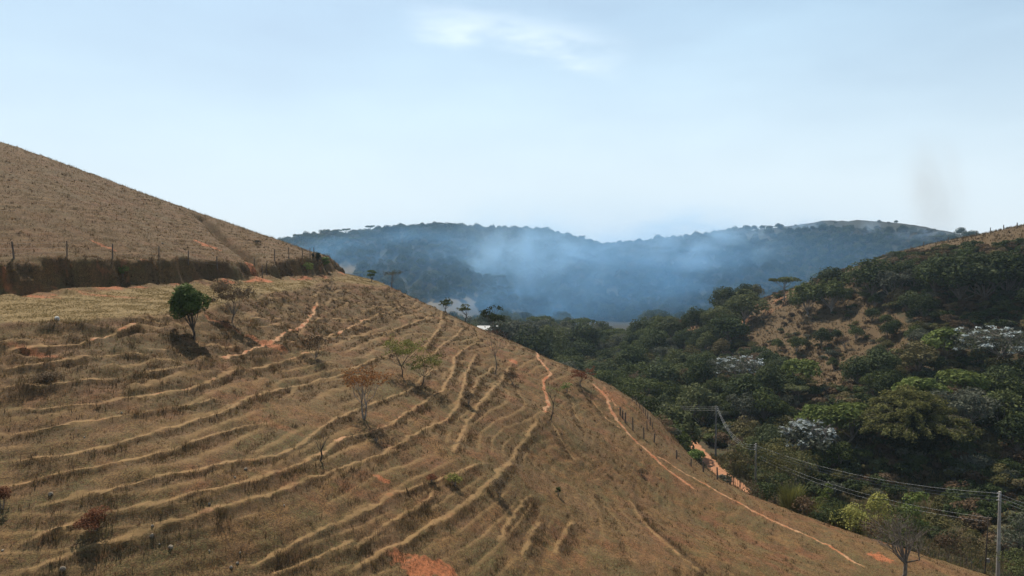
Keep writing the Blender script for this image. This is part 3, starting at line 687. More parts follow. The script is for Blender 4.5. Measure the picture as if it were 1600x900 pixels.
TNAME = {'dark': ('dark green round-crowned tree', 'broadleaf_tree'), 'mid': ('mid green leafy tree', 'broadleaf_tree'), 'olive': ('dull olive dry-leaved tree', 'olive_leaved_tree'), 'grey': ('grey green feathery tree', 'feathery_tree'),
         'umb': ('flat-topped umbrella-shaped tree', 'umbrella_tree'), 'lime': ('bright lime green crowned tree', 'lime_crowned_tree'), 'drab': ('brown half-bare dry tree', 'half_bare_tree')}
BNAME = {'dark': 'low dark green bush', 'olive': 'low olive bush', 'mid': 'low green bush', 'grey': 'low grey green bush', 'drab': 'low dry brown bush'}
rs = np.random.RandomState(11)
cand = []
gridc = {}
def ok_space(x, y, d):
    ci, cj = int(x // 8), int(y // 8)
    for a in range(ci-2, ci+3):
        for b_ in range(cj-2, cj+3):
            for (qx, qy, qd) in gridc.get((a, b_), ()):
                if (qx-x)**2 + (qy-y)**2 < ((d + qd) * .5)**2: return False
    gridc.setdefault((ci, cj), []).append((x, y, d)); return True
def reserve(x, y, d): gridc.setdefault((int(x//8), int(y//8)), []).append((x, y, d))
# named trees of the wooded side: (kind, px, py of the crown top, Y, proto, height m, label)
SPECIAL = [
 ('lime_crowned_tree','tree',1285,633,152,'lime0',8.5,'bright lime green tree mid-slope, left of the two lime crowns above the bamboo'),
 ('lime_crowned_tree','tree',1325,628,158,'lime1',9.5,'domed bright lime tree just above left of the bamboo clump'),
 ('lime_crowned_tree','tree',1437,588,156,'lime0',9,'lime green domed tree directly above the bamboo clump'),
 ('lime_crowned_tree','tree',1510,578,165,'lime1',9,'lime green tree right of and higher than the bamboo clump'),
 ('lime_crowned_tree','tree',1480,512,185,'lime0',9,'pale lime tree just left of the big silver leaved tree'),
 ('broadleaf_tree','tree',1500,390,222,'dark0',16,'largest dark round tree below the bare ridge at upper right'),
 ('broadleaf_tree','tree',1535,396,214,'dark1',14,'big dark tree right of the largest ridge tree'),
 ('broadleaf_tree','tree',1465,402,222,'dark2',12,'dark spreading tree left of the largest ridge tree'),
 ('broadleaf_tree','tree',1362,404,240,'dark1',13,'dark round tree standing on the orange spur crest'),
 ('broadleaf_tree','tree',1415,405,236,'dark0',8,'small dark tree against the brown ridge grass'),
 ('broadleaf_tree','tree',1300,417,246,'dark2',10,'dark tree on the skyline of the orange spur'),
 ('umbrella_tree','tree',1225,432,246,'umb0',9,'flat-topped tree rising above the spur crest against blue smoke'),
 ('broadleaf_tree','tree',1163,452,250,'mid0',13,'tall green tree at the upper left shoulder of the wooded spur'),
 ('broadleaf_tree','tree',1128,478,250,'mid1',11,'green tree one step down the spur from the tall shoulder tree'),
 ('broadleaf_tree','tree',1135,490,242,'dark0',12,'dark tree in front of the spur shoulder trees'),
 ('broadleaf_tree','tree',1048,496,262,'dark2',11,'dark tree at the low tip of the wooded spur'),
 ('broadleaf_tree','tree',1262,440,240,'mid2',11,'green tree beside the bare orange crest patch'),
 ('broadleaf_tree','tree',1300,434,236,'mid0',11,'rounded green tree just below the spur skyline'),
 ('broadleaf_tree','tree',1575,392,196,'dark2',13,'dark tree under the hedge line at far upper right'),
 ('broadleaf_tree','tree',890,503,262,'grey1',15,'round grey green tree dome in the valley gap'),
 ('broadleaf_tree','tree',912,505,258,'dark1',14,'dark domed tree at the valley mouth'),
 ('broadleaf_tree','tree',862,508,240,'mid1',13,'green tree left of the domed valley trees'),
 ('broadleaf_tree','tree',845,498,300,'grey2',14,'thin topped grey tree beyond the valley gap'),
 ('broadleaf_tree','tree',808,498,225,'grey0',14,'pointed grey green tree behind the pasture skyline'),
 ('broadleaf_tree','tree',826,512,215,'dark0',13,'dark tree rising behind the pasture skyline'),
 ('broadleaf_tree','tree',783,505,225,'dark2',12,'dark tree hugging the skyline right of the white roof'),
 ('broadleaf_tree','tree',742,505,300,'dark1',11,'small dark tree left of the white roof'),
]
wood_ind = []
def reg_at(x, y):
    z, reg, _, _, _ = Hbase(np.atleast_1d(float(x)), np.atleast_1d(float(y))); return z, reg
for kind, cat, px, pyt, Y, pr, h, lab in SPECIAL:
    if px > 1000:
        Yc = np.linspace(Y, 100, 120); dv = P(px, pyt, 1.0); gp = dv[2] * Yc - H(dv[0] * Yc, Yc); kk = np.where(gp >= h * .9)[0]; Y = float(Yc[kk[0]]) if len(kk) else Y
    p = P(px, pyt, Y); x, y = p[0], p[1]; gz0 = float(HF(x, y)[0]); hh = max(5.0, min(h * 1.6, p[2] - gz0))
    bh = {'dark': 9.5, 'mid': 8.5, 'olive': 7.5, 'grey': 8.5, 'umb': 10, 'lime': 7.5}[pr[:-1]]
    sc = hh / bh; w = np.clip(1.0 * h / bh, .8 * sc, 1.35 * sc); put_tree(kind, cat, lab, (x, y, gz0), PROTO[pr], rs.uniform(0, 6.28), (w * 1.1, w * 1.1, sc)); reserve(x, y, 5.5 * w)
NSPEC = len(SPECIAL)
# big things that need room: bamboo, silver trees (built further down)
BAMBOO = np.array([70.5, 121.]); reserve(*BAMBOO, 13)
SILV = [(1155, 553, 205., 9.), (1548, 508, 172., 10.), (1262, 655, 142., 9.)]
for px, py, Y, h in SILV:
    p = P(px, py, Y); reserve(p[0], p[1], 7)
KEEP_CLEAR = [(1155, 568, 36, 205), (1550, 525, 48, 172), (1262, 680, 26, 142), (1415, 690, 84, 121), (1325, 640, 20, 150), (1437, 600, 22, 150), (1480, 525, 22, 180), (1510, 590, 20, 160), (1225, 445, 16, 240)]
# random candidates
pts = []
tries = 26000
xs = rs.uniform(-60, 330, tries); ys_ = rs.uniform(72, 420, tries)
zz, rg, _, _, _ = Hbase(xs, ys_)
uu, vv, _ = proj(xs, ys_, zz)
roadd = seg_dist(xs, ys_, np.array(ROAD))[0]
in_cl = np.zeros(tries, bool); in_rg = in_poly(uu, vv, RIDGE_GRASS)
for pg in CLEAR: in_cl |= in_poly(uu, vv, pg)
in_cl &= (rg == 2)
dens = noise2(xs / 22, ys_ / 22, 31.1)
RDX = [1060,1130,1200,1330,1400,1480,1600,1900]; RDY = [265,258,255,250,245,235,215,190]
for i in range(tries):
    x, y = xs[i], ys_[i]
    if rg[i] == 3 or (roadd[i] < 4.5 and y < 152): continue
    if rg[i] == 1 and not (zz[i] < -31): continue
    if uu[i] > 1900 or (in_rg[i]): continue
    if y > 330 and abs(uu[i] - 950) < 60 : continue      # pale field in the gap
    r_ = rs.rand()
    behind = y > 265
    # open ground near the pole and road at lower right
    if (y < 90 and x > 44) or (y < 116 and uu[i] > 1060): continue
    if uu[i] > 1190 and rg[i] == 2 and y > np.interp(uu[i], RDX, RDY) - 3: continue
    if in_cl[i]:
        if rs.rand() < .93: continue
        s_ = rs.uniform(.35, .6); k = rs.choice(['olive', 'dark', 'drab', 'mid'])
    else:
        s_ = rs.uniform(.5, 1.15) * (1 + .25 * dens[i])
        up = zz[i] > -12
        k = rs.choice(['dark', 'mid', 'olive', 'grey', 'umb', 'lime', 'drab'], p=[.40,.16,.12,.19,.05,.012,.068] if x > 60 else [.34,.32,.11,.13,.05,.01,.04])
    d = {'dark': 8, 'mid': 7.2, 'olive': 6.8, 'grey': 7.6, 'umb': 9, 'lime': 6.6, 'drab': 6.4}[k] * s_ * .62
    tp = 410 - (zz[i] + 8.5 * s_) / y * F
    if uu[i] > 1180 and tp < np.interp(uu[i], [1180,1330,1385,1450,1540,1620,1900], [482,446,420,412,406,402,396]): continue
    if not in_cl[i] and rs.rand() < .8 and any(in_poly(np.array([uu[i]] * 2), np.array([tp + 4, tp + 16]), pg).any() for pg in CLEAR[:1]): continue
    if any(y < kY and abs(uu[i] - kx) < kw + 3 * s_ / y * F and tp < ky + 14 for kx, ky, kw, kY in KEEP_CLEAR): continue
    if y < 150 and 1055 < uu[i] < 1150 and tp < 735: continue
    if not ok_space(x, y, d): continue
    app = s_ * 8 / y
    vis = (-10 < uu[i] < 1610) 
    pts.append([x, y, k, s_, app, vis, uu[i], vv[i]])
# hidden behind the pasture skyline?
SKY_X = [400,512,580,640,700,760,840,900,960,1040,1120,1240,1400,1560,1620]; SKY_Y = [372,430,434,465,492,520,552,588,615,668,748,800,854,906,925]
P_ = np.array([[p[0], p[1]] for p in pts]); gz_ = HF(P_[:, 0], P_[:, 1])
for p, z in zip(pts, gz_):
    p.append(z); top = 410 - (z + 8 * p[3]) / p[1] * F
    if top > np.interp(p[6], SKY_X, SKY_Y) - 3: p[5] = False
vis_i = [i for i, p in enumerate(pts) if p[5]]
vis_i.sort(key=lambda i: -pts[i][4])
IND = set(vis_i[:268])
def zone(px, py, z, y):
    if px < 1010: return 'in the valley gap beyond the pasture skyline'
    col = 'left part of the wooded slope' if px < 1200 else ('middle of the wooded slope' if px < 1400 else 'right part of the wooded slope')
    row = 'high on the' if z > -14 else ('halfway up the' if z > -27 else 'low on the')
    return f'{row} {col}'
MARKS = [('the bamboo clump', 1422, 680), ('the largest silver leaved tree', 1550, 525), ('the drooping silver tree', 1262, 672), ('the flat silver tree', 1157, 566), ('the farthest power pole', 1121, 672), ('the middle power pole', 1184, 730),
         ('the nearest concrete pole', 1571, 800), ('the bare clearing', 1290, 500), ('the flat-topped skyline tree', 1225, 445), ('the spur tip', 1060, 515), ('the domed valley trees', 900, 525), ('the bare grass ridge', 1520, 375), ('the orange footpath top', 925, 590), ('the lime crowns above the bamboo', 1437, 597)]
PLUR = {'dark': 'dark green round trees', 'mid': 'mid green trees', 'olive': 'dull olive trees', 'grey': 'grey green feathery trees', 'umb': 'flat-topped umbrella trees', 'lime': 'lime green trees', 'drab': 'brown half-bare trees'}
PLAN = []
def landmark(u, v):
    n_, mx_, my_ = min(MARKS, key=lambda m_: (m_[1]-u)**2 + 1.8*(m_[2]-v)**2); dx, dy = u - mx_, (v - my_)
    w_ = ('right of' if dx > 0 else 'left of') if abs(dx) > 2.4 * abs(dy) else (('below' if dy > 0 else 'above') if abs(dy) > 2.4 * abs(dx) else (('lower ' if dy > 0 else 'upper ') + ('right of' if dx > 0 else 'left of')))
    return n_, w_, math.hypot(dx, dy)
used = {}
rest = []
gsel = {k: 0 for k in TNAME}
for i, p in enumerate(pts):
    x, y, k, s_, app, vis, u, v, z = p
    nv = 2 if k in ('umb', 'lime', 'drab') else 3
    key = f'{k}{rs.randint(nv)}'; rz = rs.uniform(0, 6.28); sc = s_ * rs.uniform(.9, 1.12)
    if i in IND:
        mark, where, dist = landmark(u, v - 5 * s_ / y * F)
        rank = sum(1 for r in PLAN if r[0] == k and r[1] == (mark, where)); PLAN.append((k, (mark, where), dist, put_tree(TNAME[k][1], 'tree', '', (x, y, z), PROTO[key], rz, (s_ * 1.05, s_ * 1.05, sc), group=f'{PLUR[k]} of the wooded valley side')))
    else: rest.append((x, y, z - .2, key, rz, sc))
ORD = ['nearest', 'second nearest', 'third nearest', 'fourth nearest', 'fifth nearest', 'sixth nearest', 'seventh nearest', 'eighth nearest', 'ninth nearest', 'tenth nearest', 'eleventh nearest', 'twelfth nearest', 'thirteenth nearest', 'fourteenth nearest', 'fifteenth nearest', 'sixteenth nearest']
bykey = {}
for r in PLAN: bykey.setdefault((r[0], r[1]), []).append(r)
for (k, (mark, where)), L_ in bykey.items():
    L_.sort(key=lambda r: r[2])
    for n_, r in enumerate(L_):
        r[3]['label'] = (f'{TNAME[k][0]} {where} {mark}' if len(L_) == 1 else f'{ORD[min(n_, 15)]} {TNAME[k][0]} {where} {mark}')
print('individual trees', len(IND), 'rest', len(rest), 'visible', len(vis_i))
# bamboo-like far forest: everything past the limit as one wood
for (X0, X1, Y0, Y1, nt_) in ((-260, 620, 330, 700, 30000),):
    fx = rs.uniform(X0, X1, nt_); fy = rs.uniform(Y0, Y1, nt_); fz, fr, _, _, _ = Hbase(fx, fy); fu, fv, _ = proj(fx, fy, fz)
    ok = (fr == 3) & (fu > 380) & (fu < 1660)
    _F = [[(655,470),(745,460),(750,500),(690,505)],[(520,418),(560,410),(560,428),(520,430)],[(790,488),(812,482),(850,520),(800,520)],[(1185,352),(1290,335),(1500,355),(1500,372),(1300,349),(1240,357)]]
    bare_ = np.zeros(nt_, bool)
    for pg in FIELDS: bare_ |= in_poly(fu, fv, pg)
    for i in np.where(ok)[0]:
        if bare_[i] and rs.rand() < .96: continue
        s_ = rs.uniform(.5, 1.05)
        if fu[i] > 1165 and fy[i] > (610 + 45 * math.sin((fu[i] - 800) / 400 * 2.1 + .6) + 25 * math.sin((fu[i] - 800) / 400 * 5.3)) - 55 and rs.rand() < .93: continue
        if fu[i] > 1180 and fv[i] < 362: s_ *= .6
        if not ok_space(fx[i], fy[i], 5.8 * s_): continue
        k = rs.choice(['dark', 'mid', 'olive', 'grey', 'umb'], p=[.42, .28, .12, .16, .02]); rest.append((fx[i], fy[i], fz[i] - 2.6 * s_, f'{k}{rs.randint(2)}', rs.uniform(0, 6.28), s_))
print('far wood', len(rest))
gridc.clear()
keys = sorted({r[3] for r in rest}); 
def wood_stuff(name, label, items):
    """one object; geometry nodes set whole trees (trunk and crown) of the woodland kinds on its points"""
    me = bpy.data.meshes.new(name); A = np.array([[r[0], r[1], r[2]] for r in items], np.float32)
    me.vertices.add(len(A)); me.vertices.foreach_set('co', A.ravel())
    for nm, vals, ty in (('kind_id', [KEYI[r[3]] for r in items], 'INT'), ('turn', [r[4] for r in items], 'FLOAT'), ('size', [r[5] for r in items], 'FLOAT')):
        a = me.attributes.new(nm, ty, 'POINT'); a.data.foreach_set('value', np.array(vals, np.int32 if ty == 'INT' else np.float32))
    o = link(name, me); tag(o, label, 'woodland', kind='stuff')
    ng = bpy.data.node_groups.new(name, 'GeometryNodeTree'); ng.interface.new_socket('Geometry', in_out='INPUT', socket_type='NodeSocketGeometry'); ng.interface.new_socket('Geometry', in_out='OUTPUT', socket_type='NodeSocketGeometry')
    n = ng.nodes.new; l = ng.links.new; gi = n('NodeGroupInput'); go = n('NodeGroupOutput'); iop = n('GeometryNodeInstanceOnPoints'); g2i = n('GeometryNodeGeometryToInstance')
    srcs = []
    for k in KEYS:
        j = n('GeometryNodeJoinGeometry')
        for ob in SRC[k]:
            oi = n('GeometryNodeObjectInfo'); oi.transform_space = 'ORIGINAL'; oi.inputs['Object'].default_value = ob; l(oi.outputs['Geometry'], j.inputs[0])
        gg = n('GeometryNodeGeometryToInstance'); l(j.outputs[0], gg.inputs[0]); srcs.append(gg)
    jj_ = n('GeometryNodeJoinGeometry')
    for s_ in reversed(srcs): l(s_.outputs[0], jj_.inputs[0])
    def named(nm, ty):
        a = n('GeometryNodeInputNamedAttribute'); a.data_type = ty; a.inputs[0].default_value = nm; return a.outputs[0]
    l(gi.outputs[0], iop.inputs['Points']); l(jj_.outputs[0], iop.inputs['Instance']); iop.inputs['Pick Instance'].default_value = True; l(named('kind_id', 'INT'), iop.inputs['Instance Index'])
    cx = n('ShaderNodeCombineXYZ'); l(named('turn', 'FLOAT'), cx.inputs[2])
    e2r = n('FunctionNodeEulerToRotation'); l(cx.outputs[0], e2r.inputs[0]); l(e2r.outputs[0], iop.inputs['Rotation']); l(named('size', 'FLOAT'), iop.inputs['Scale'])
    l(iop.outputs[0], go.inputs[0]); md = o.modifiers.new('trees', 'NODES'); md.node_group = ng; return o
KEYS = keys; KEYI = {k: i for i, k in enumerate(KEYS)}; SRC = {}
for o in list(COL.objects):
    if o.type == 'MESH' and o.parent is not None:
        for k in KEYS:
            if o.data in PROTO[k]:
                d = SRC.setdefault(k, {}); d.setdefault(o.data.name, o)
for k in KEYS:
    if k not in SRC: print('no source for', k); SRC[k] = SRC[[a for a in SRC][0]]
SRC = {k: list(v.values()) if isinstance(v, dict) else v for k, v in SRC.items()}
wood_stuff('distant_woodland', 'unbroken woodland covering the far ridge and the gaps of the valley', rest)
# ------------------------------------------------------------------ single trees on the pasture
def ground_at(px, py=None, Y=None):
    if Y is None: g = hit(px, py); x, y = g[0], g[1]
    else: p = P(px, 450, Y); x, y = p[0], p[1]
    return np.array([x, y, float(HF(x, y)[0])])
def height_to(g, pytop):
    return (410 - pytop) / F * g[1] * 1.0 - g[2]
def solo(kind, label, px, pyb, pyt, wpx, seed, mat, Y=None, **k):
    g = ground_at(px, pyb, Y); h = height_to(g, pyt); w = wpx / F * g[1]
    d = dict(base=.35, nl=7, tw=4, leaf=.13, n=900, r0=.05 + .008 * h, flat=.7, lob=.42, mat=mat, bark=BARKD); d.update(k)
    return put_tree(kind, 'tree', label, g, gen_tree(seed, H_=h, W_=w, **d), sink=.1)
solo('leafy_tree', 'dense green round tree on a thin trunk just below the grassy track', 303, 527, 443, 48, 301, MF['green'], base=.22, nl=12, leaf=.15, n=4200, lean=(-.08, 0), r0=.09, lob=.5, flat=1.0)
solo('sparse_tree', 'sparse brown-green tree right of the dense round tree below the track', 362, 503, 437, 56, 302, MF['drab'], base=.25, nl=11, leaf=.09, n=2200, fill=0, bare=True, bark=BARK, r0=.06)
solo('rusty_tree', 'half-bare tree with rust orange top leaves, nearest of the slope trees', 569, 656, 567, 78, 303, MF['rust'], base=.25, nl=9, leaf=.075, n=1500, fill=0, bare=True, bark=BARKP, lean=(-.03, 0), multi=2)
solo('sparse_tree', 'olive thorn tree on the slope above left of a smaller one', 628, 588, 524, 60, 304, MF['yell'], base=.32, nl=9, leaf=.075, n=2000, fill=0, bare=True, lean=(.03, 0), r0=.055)
solo('sparse_tree', 'small leaning olive thorn tree casting a dark shadow on the slope', 658, 602, 552, 52, 305, MF['yell'], base=.35, nl=8, leaf=.07, n=1500, fill=0, bare=True, lean=(.12, 0), r0=.05)
solo('bare_sapling', 'black leafless sapling beside the long pale path', 500, 719, 674, 20, 306, None, base=.4, nl=4, n=0, bare=True, r0=.05, lean=(.08, 0))
solo('bare_sapling', 'thin bare sapling with a few green leaves near the path junction', 860, 656, 604, 26, 307, MF['lime'], base=.5, nl=4, leaf=.07, n=50, fill=0, bare=True, r0=.05)
solo('thin_tree', 'thin reddish leafless tree on the pasture crest', 774, 584, 512, 34, 308, MF['redbrown'], base=.4, nl=6, n=160, leaf=.07, fill=0, bare=True, r0=.05, bark=BARK)
solo('red_leaved_tree', 'low red-brown leaved tree on the skyline at the top of the orange path', 907, 603, 573, 34, 309, MF['redbrown'], base=.35, nl=6, n=900, leaf=.10, bare=True, fill=0, bark=BARK)
solo('skyline_tree', 'small dark green tree highest on the pasture skyline', 581, None, 421, 12, 310, MF['green'], Y=122, base=.2, nl=5, n=500, leaf=.12)
solo('skyline_tree', 'airy grey tree with a spreading pale crown on the skyline', 613, None, 419, 30, 311, MF['grey'], Y=124, base=.35, nl=8, n=420, leaf=.10, fill=0, bare=True, bark=BARK, top=1)
solo('skyline_tree', 'dark leafed tree leaning right on the skyline, left of the red tufted one', 697, None, 465, 22, 312, MF['dark'], Y=123, base=.35, nl=6, n=420, leaf=.14, fill=0, bare=True)
solo('skyline_tree', 'skyline tree with tufted dark and reddish crown', 727, None, 475, 20, 313, MF['mid'], Y=120, base=.45, nl=6, n=420, leaf=.14, fill=0, bare=True)
solo('skyline_tree', 'tallest skyline tree with clumped dark top beside the white roof', 771, None, 477, 34, 314, MF['dark'], Y=128, base=.22, nl=10, n=1300, leaf=.17, fill=0, bare=True, lob=.34)
solo('forked_tree', 'bare twiggy grey tree with pale forked trunk at the lower right edge', 1415, None, 805, 84, 315, None, Y=57, base=.40, nl=12, tw=6, n=0, bare=True, r0=.17, bark=BARK, lob=.5, flat=.8)
# shrubs on and around the pasture
def shrub(kind, label, px, pyb, pyt, wpx, seed, mat, Y=None, cat='bush', leaf=.08, n=900, nl=7, **k):
    g = ground_at(px, pyb, Y); h = max(.3, height_to(g, pyt)); w = wpx / F * g[1]
    return put_tree(kind, cat, label, g, gen_bush(seed, w, h, leaf, n, mat, nl), sink=.08)
shrub('leafy_bush', 'glossy green bush at the very end of the cut bank', 508, None, 401, 15, 320, MF['green'], Y=121, leaf=.12)
shrub('leafy_bush', 'yellow-green bush growing from the face of the cut bank', 481, None, 409, 14, 321, MF['lime'], Y=111, leaf=.10, n=500)
shrub('leafy_bush', 'green bush growing in the cut bank at left', 192, None, 414, 16, 322, MF['mid'], Y=75.3, leaf=.08, n=600)
shrub('dry_bush', 'red-brown dry bush on the left end of the long pale path', 143, 832, 797, 46, 323, MF['redbrown'], leaf=.045, n=2200)
shrub('dry_bush', 'red-brown dry bush cut by the left edge of the picture', 0, 796, 762, 30, 324, MF['redbrown'], leaf=.045, n=1500)
shrub('dry_bush', 'dark low scrub just right of the main pale path', 779, 776, 750, 26, 325, MF['drab'], leaf=.05, n=900)
shrub('leafy_bush', 'yellow-green low bush at the end of a pale path', 709, 757, 741, 26, 326, MF['yell'], leaf=.05, n=700)
shrub('dry_bush', 'rusty low bush beside the yellow-green one', 676, 754, 742, 18, 327, MF['redbrown'], leaf=.05, n=500)
shrub('leafy_bush', 'tiny dark green shrub alone in the middle of the lower pasture', 873, 776, 763, 8, 328, MF['dark'], leaf=.05, n=300)
shrub('leafy_bush', 'small bright green shrub right of the thin bare sapling', 884, 613, 598, 16, 329, MF['green'], leaf=.08, n=300)
shrub('dry_bush', 'dark scrub patch beside a short pale path on the slope', 731, 632, 612, 18, 330, MF['drab'], leaf=.07, n=600)
shrub('dry_bush', 'brown scrub with rusty tips on the upper slope', 492, 560, 522, 40, 331, MF['drab'], leaf=.08, n=900)
shrub('dry_bush', 'thin grey scrub at the edge of the grassy track', 515, 452, 430, 22, 332, MF['drab'], leaf=.07, n=260)
shrub('dry_bush', 'small dry bush under the nearest rusty tree', 588, 690, 668, 26, 333, MF['drab'], leaf=.05, n=500)
shrub('dry_bush', 'brown scrub on the crest above the orange footpath', 800, 600, 580, 22, 334, MF['drab'], leaf=.08, n=600)
shrub('dry_bush', 'small brown bush low on the upper hill above the bank', 402, 381, 374, 10, 335, MF['drab'], leaf=.1, n=300)
shrub('dry_bush', 'dark patch of low scrub on the right pasture', 1003, 742, 734, 18, 336, MF['drab'], leaf=.06, n=400)
shrub('dry_bush', 'dark low bush left of the dense round tree shadow', 70, 596, 580, 40, 337, MF['drab'], leaf=.06, n=900)
# roadside vegetation between pasture fence and power line
def roadside(kind, label, px, Y, pyt, wpx, seed, mat, **k): return shrub(kind, label, px, None, pyt, wpx, seed, mat, Y=Y, **k)
roadside('leafy_bush', 'bright green bush by the fence in front of the orange road', 1090, 88, 704, 30, 340, MF['green'], leaf=.13, n=1500)
roadside('leafy_bush', 'grey green roadside bush left of the orange road bend', 1048, 96, 670, 34, 341, MF['grey'], leaf=.14, n=1800)
roadside('leafy_bush', 'twiggy dark bush against the left edge of the orange road', 1042, 92, 680, 26, 342, MF['drab'], leaf=.12, n=1100)
roadside('leafy_bush', 'olive shrub mass between the road and the second power pole', 1158, 103, 694, 44, 343, MF['olive'], leaf=.15, n=2200, nl=10)
roadside('leafy_bush', 'wide grey green feathery bush right of the second power pole', 1226, 102, 692, 96, 344, MF['olive'], leaf=.13, n=4600, nl=14)
roadside('leafy_bush', 'dark bush in the shade below the wide feathery one', 1205, 92, 738, 60, 345, MF['dark'], leaf=.14, n=1800)
roadside('leafy_bush', 'small lime shrub poking up between the cane clumps', 1293, 83, 758, 20, 346, MF['lime'], leaf=.12, n=700)
roadside('leafy_bush', 'bright lime bush in front of the black forest shade', 1437, 84, 771, 40, 347, MF['lime'], leaf=.16, n=1300)
roadside('leafy_bush', 'yellow-green bush left of the bright lime one', 1385, 84, 772, 56, 348, MF['yell'], leaf=.13, n=2600)
roadside('leafy_bush', 'mid green bush under the bright lime one', 1425, 79, 790, 70, 349, MF['mid'], leaf=.13, n=1800)
roadside('leafy_bush', 'grey twiggy bush left of the forked bare tree', 1372, 74, 806, 56, 350, MF['drab'], leaf=.10, n=1100)
roadside('leafy_bush', 'dark low bush on the fence line under the cane', 1302, 78, 790, 50, 351, MF['dark'], leaf=.11, n=1500)
roadside('leafy_bush', 'olive low bush on the fence line before the forked tree', 1338, 76, 792, 54, 352, MF['yell'], leaf=.11, n=1300)
roadside('leafy_bush', 'dark bush at the fence below the yellow cane clump', 1268, 81, 778, 40, 353, MF['drab'], leaf=.11, n=1000)
roadside('leafy_bush', 'scrubby bush at the right picture edge below the forest', 1592, 80, 800, 50, 354, MF['grey'], leaf=.12, n=1200)
roadside('leafy_bush', 'low green roadside bush right of the concrete pole foot', 1604, 70, 868, 60, 355, MF['mid'], leaf=.10, n=1400)
roadside('leafy_bush', 'dry shrub behind the leaning wooden pole', 1530, 82, 822, 60, 356, MF['olive'], leaf=.11, n=1500)
roadside('leafy_bush', 'grey dry bush left of the leaning wooden pole', 1490, 76, 838, 50, 357, MF['drab'], leaf=.10, n=1000)
roadside('leafy_bush', 'dry bush by the fence between the two power poles', 1176, 89, 752, 36, 358, MF['drab'], leaf=.10, n=700)
roadside('leafy_bush', 'tawny shrub on the skyline fence above the road', 1036, 100, 652, 34, 359, MF['drab'], leaf=.12, n=800)
roadside('leafy_bush', 'green bush on the skyline beyond the orange footpath', 985, 122, 606, 40, 360, MF['mid'], leaf=.18, n=1500)
roadside('leafy_bush', 'dark bush between the skyline and the far fence', 1012, 120, 622, 44, 361, MF['dark'], leaf=.18, n=1500)
def cane(label, px, Y, pyt, wpx, seed, mat, blades=700, arch=.55, wid=.05, kind='cane_clump'):
    g = ground_at(px, None, Y); h = height_to(g, pyt); w = wpx / F * Y
    return put_tree(kind, 'cane', label, g, (gen_clump(seed, w, h, blades, wid, mat, arch),), parts=('blades',))
cane('fountain-shaped yellow green cane clump beside the pasture fence', 1243, 84, 731, 52, 370, MF['yell'], 1100)
cane('yellow cane clump right of the fountain-shaped one', 1277, 83, 760, 50, 371, MF['yell'], 800)
cane('olive cane clump in the middle of the fence-side thicket', 1318, 82, 766, 52, 372, MF['yell'], 800)
cane('tall dry cane stalks left of the yellow-green bush', 1346, 84, 776, 26, 373, MF['bamboo'], 500)

# the great bamboo clump
def bamboo():
    rs = np.random.RandomState(77); x, y = BAMBOO; z = float(HF(x, y)[0]); G = Geo(); cs, ns, ts = [], [], []
    Hh = (410 - 602) / F * 121 - z; 
    for i in range(150):
        a = rs.uniform(0, 6.28); q = math.sqrt(rs.rand()); r0_ = 2.2 * q; out = 8.0 * q * rs.uniform(.8, 1.1); h = Hh * (1.10 - .38 * q ** 2) * rs.uniform(.85, 1.04)
        d = np.array((math.cos(a), math.sin(a), 0)); pts_ = []
        for j in range(9):
            u = j / 8; pts_.append(d * (r0_ + out * u ** 2.1) + np.array((0, 0, h * (u * 1.28 - .62 * q * u ** 3.0 - .28 * (1 - q) * u ** 4))))
        pts_ = np.array(pts_); G.tube(pts_, np.linspace(.07, .015, 9), 3)
        for j in range(40):
            u = rs.uniform(.12, 1.0) ** .8; k = min(7, int(u * 8)); f = u * 8 - k; c = pts_[k] * (1 - f) + pts_[k+1] * f
            m = 13; dr = rs.uniform(.2, 1.1, m); off = rs.normal(size=(m, 3)) * .34; off[:, 2] = -dr * 1.15 + .15
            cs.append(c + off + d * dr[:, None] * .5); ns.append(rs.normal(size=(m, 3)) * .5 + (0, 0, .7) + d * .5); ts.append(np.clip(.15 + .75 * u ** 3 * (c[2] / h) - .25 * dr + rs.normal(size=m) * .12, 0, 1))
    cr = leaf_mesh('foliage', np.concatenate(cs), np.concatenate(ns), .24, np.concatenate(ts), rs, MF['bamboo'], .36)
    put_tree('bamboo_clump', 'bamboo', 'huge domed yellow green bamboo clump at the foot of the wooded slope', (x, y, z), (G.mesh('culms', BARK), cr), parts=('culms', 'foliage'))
bamboo()
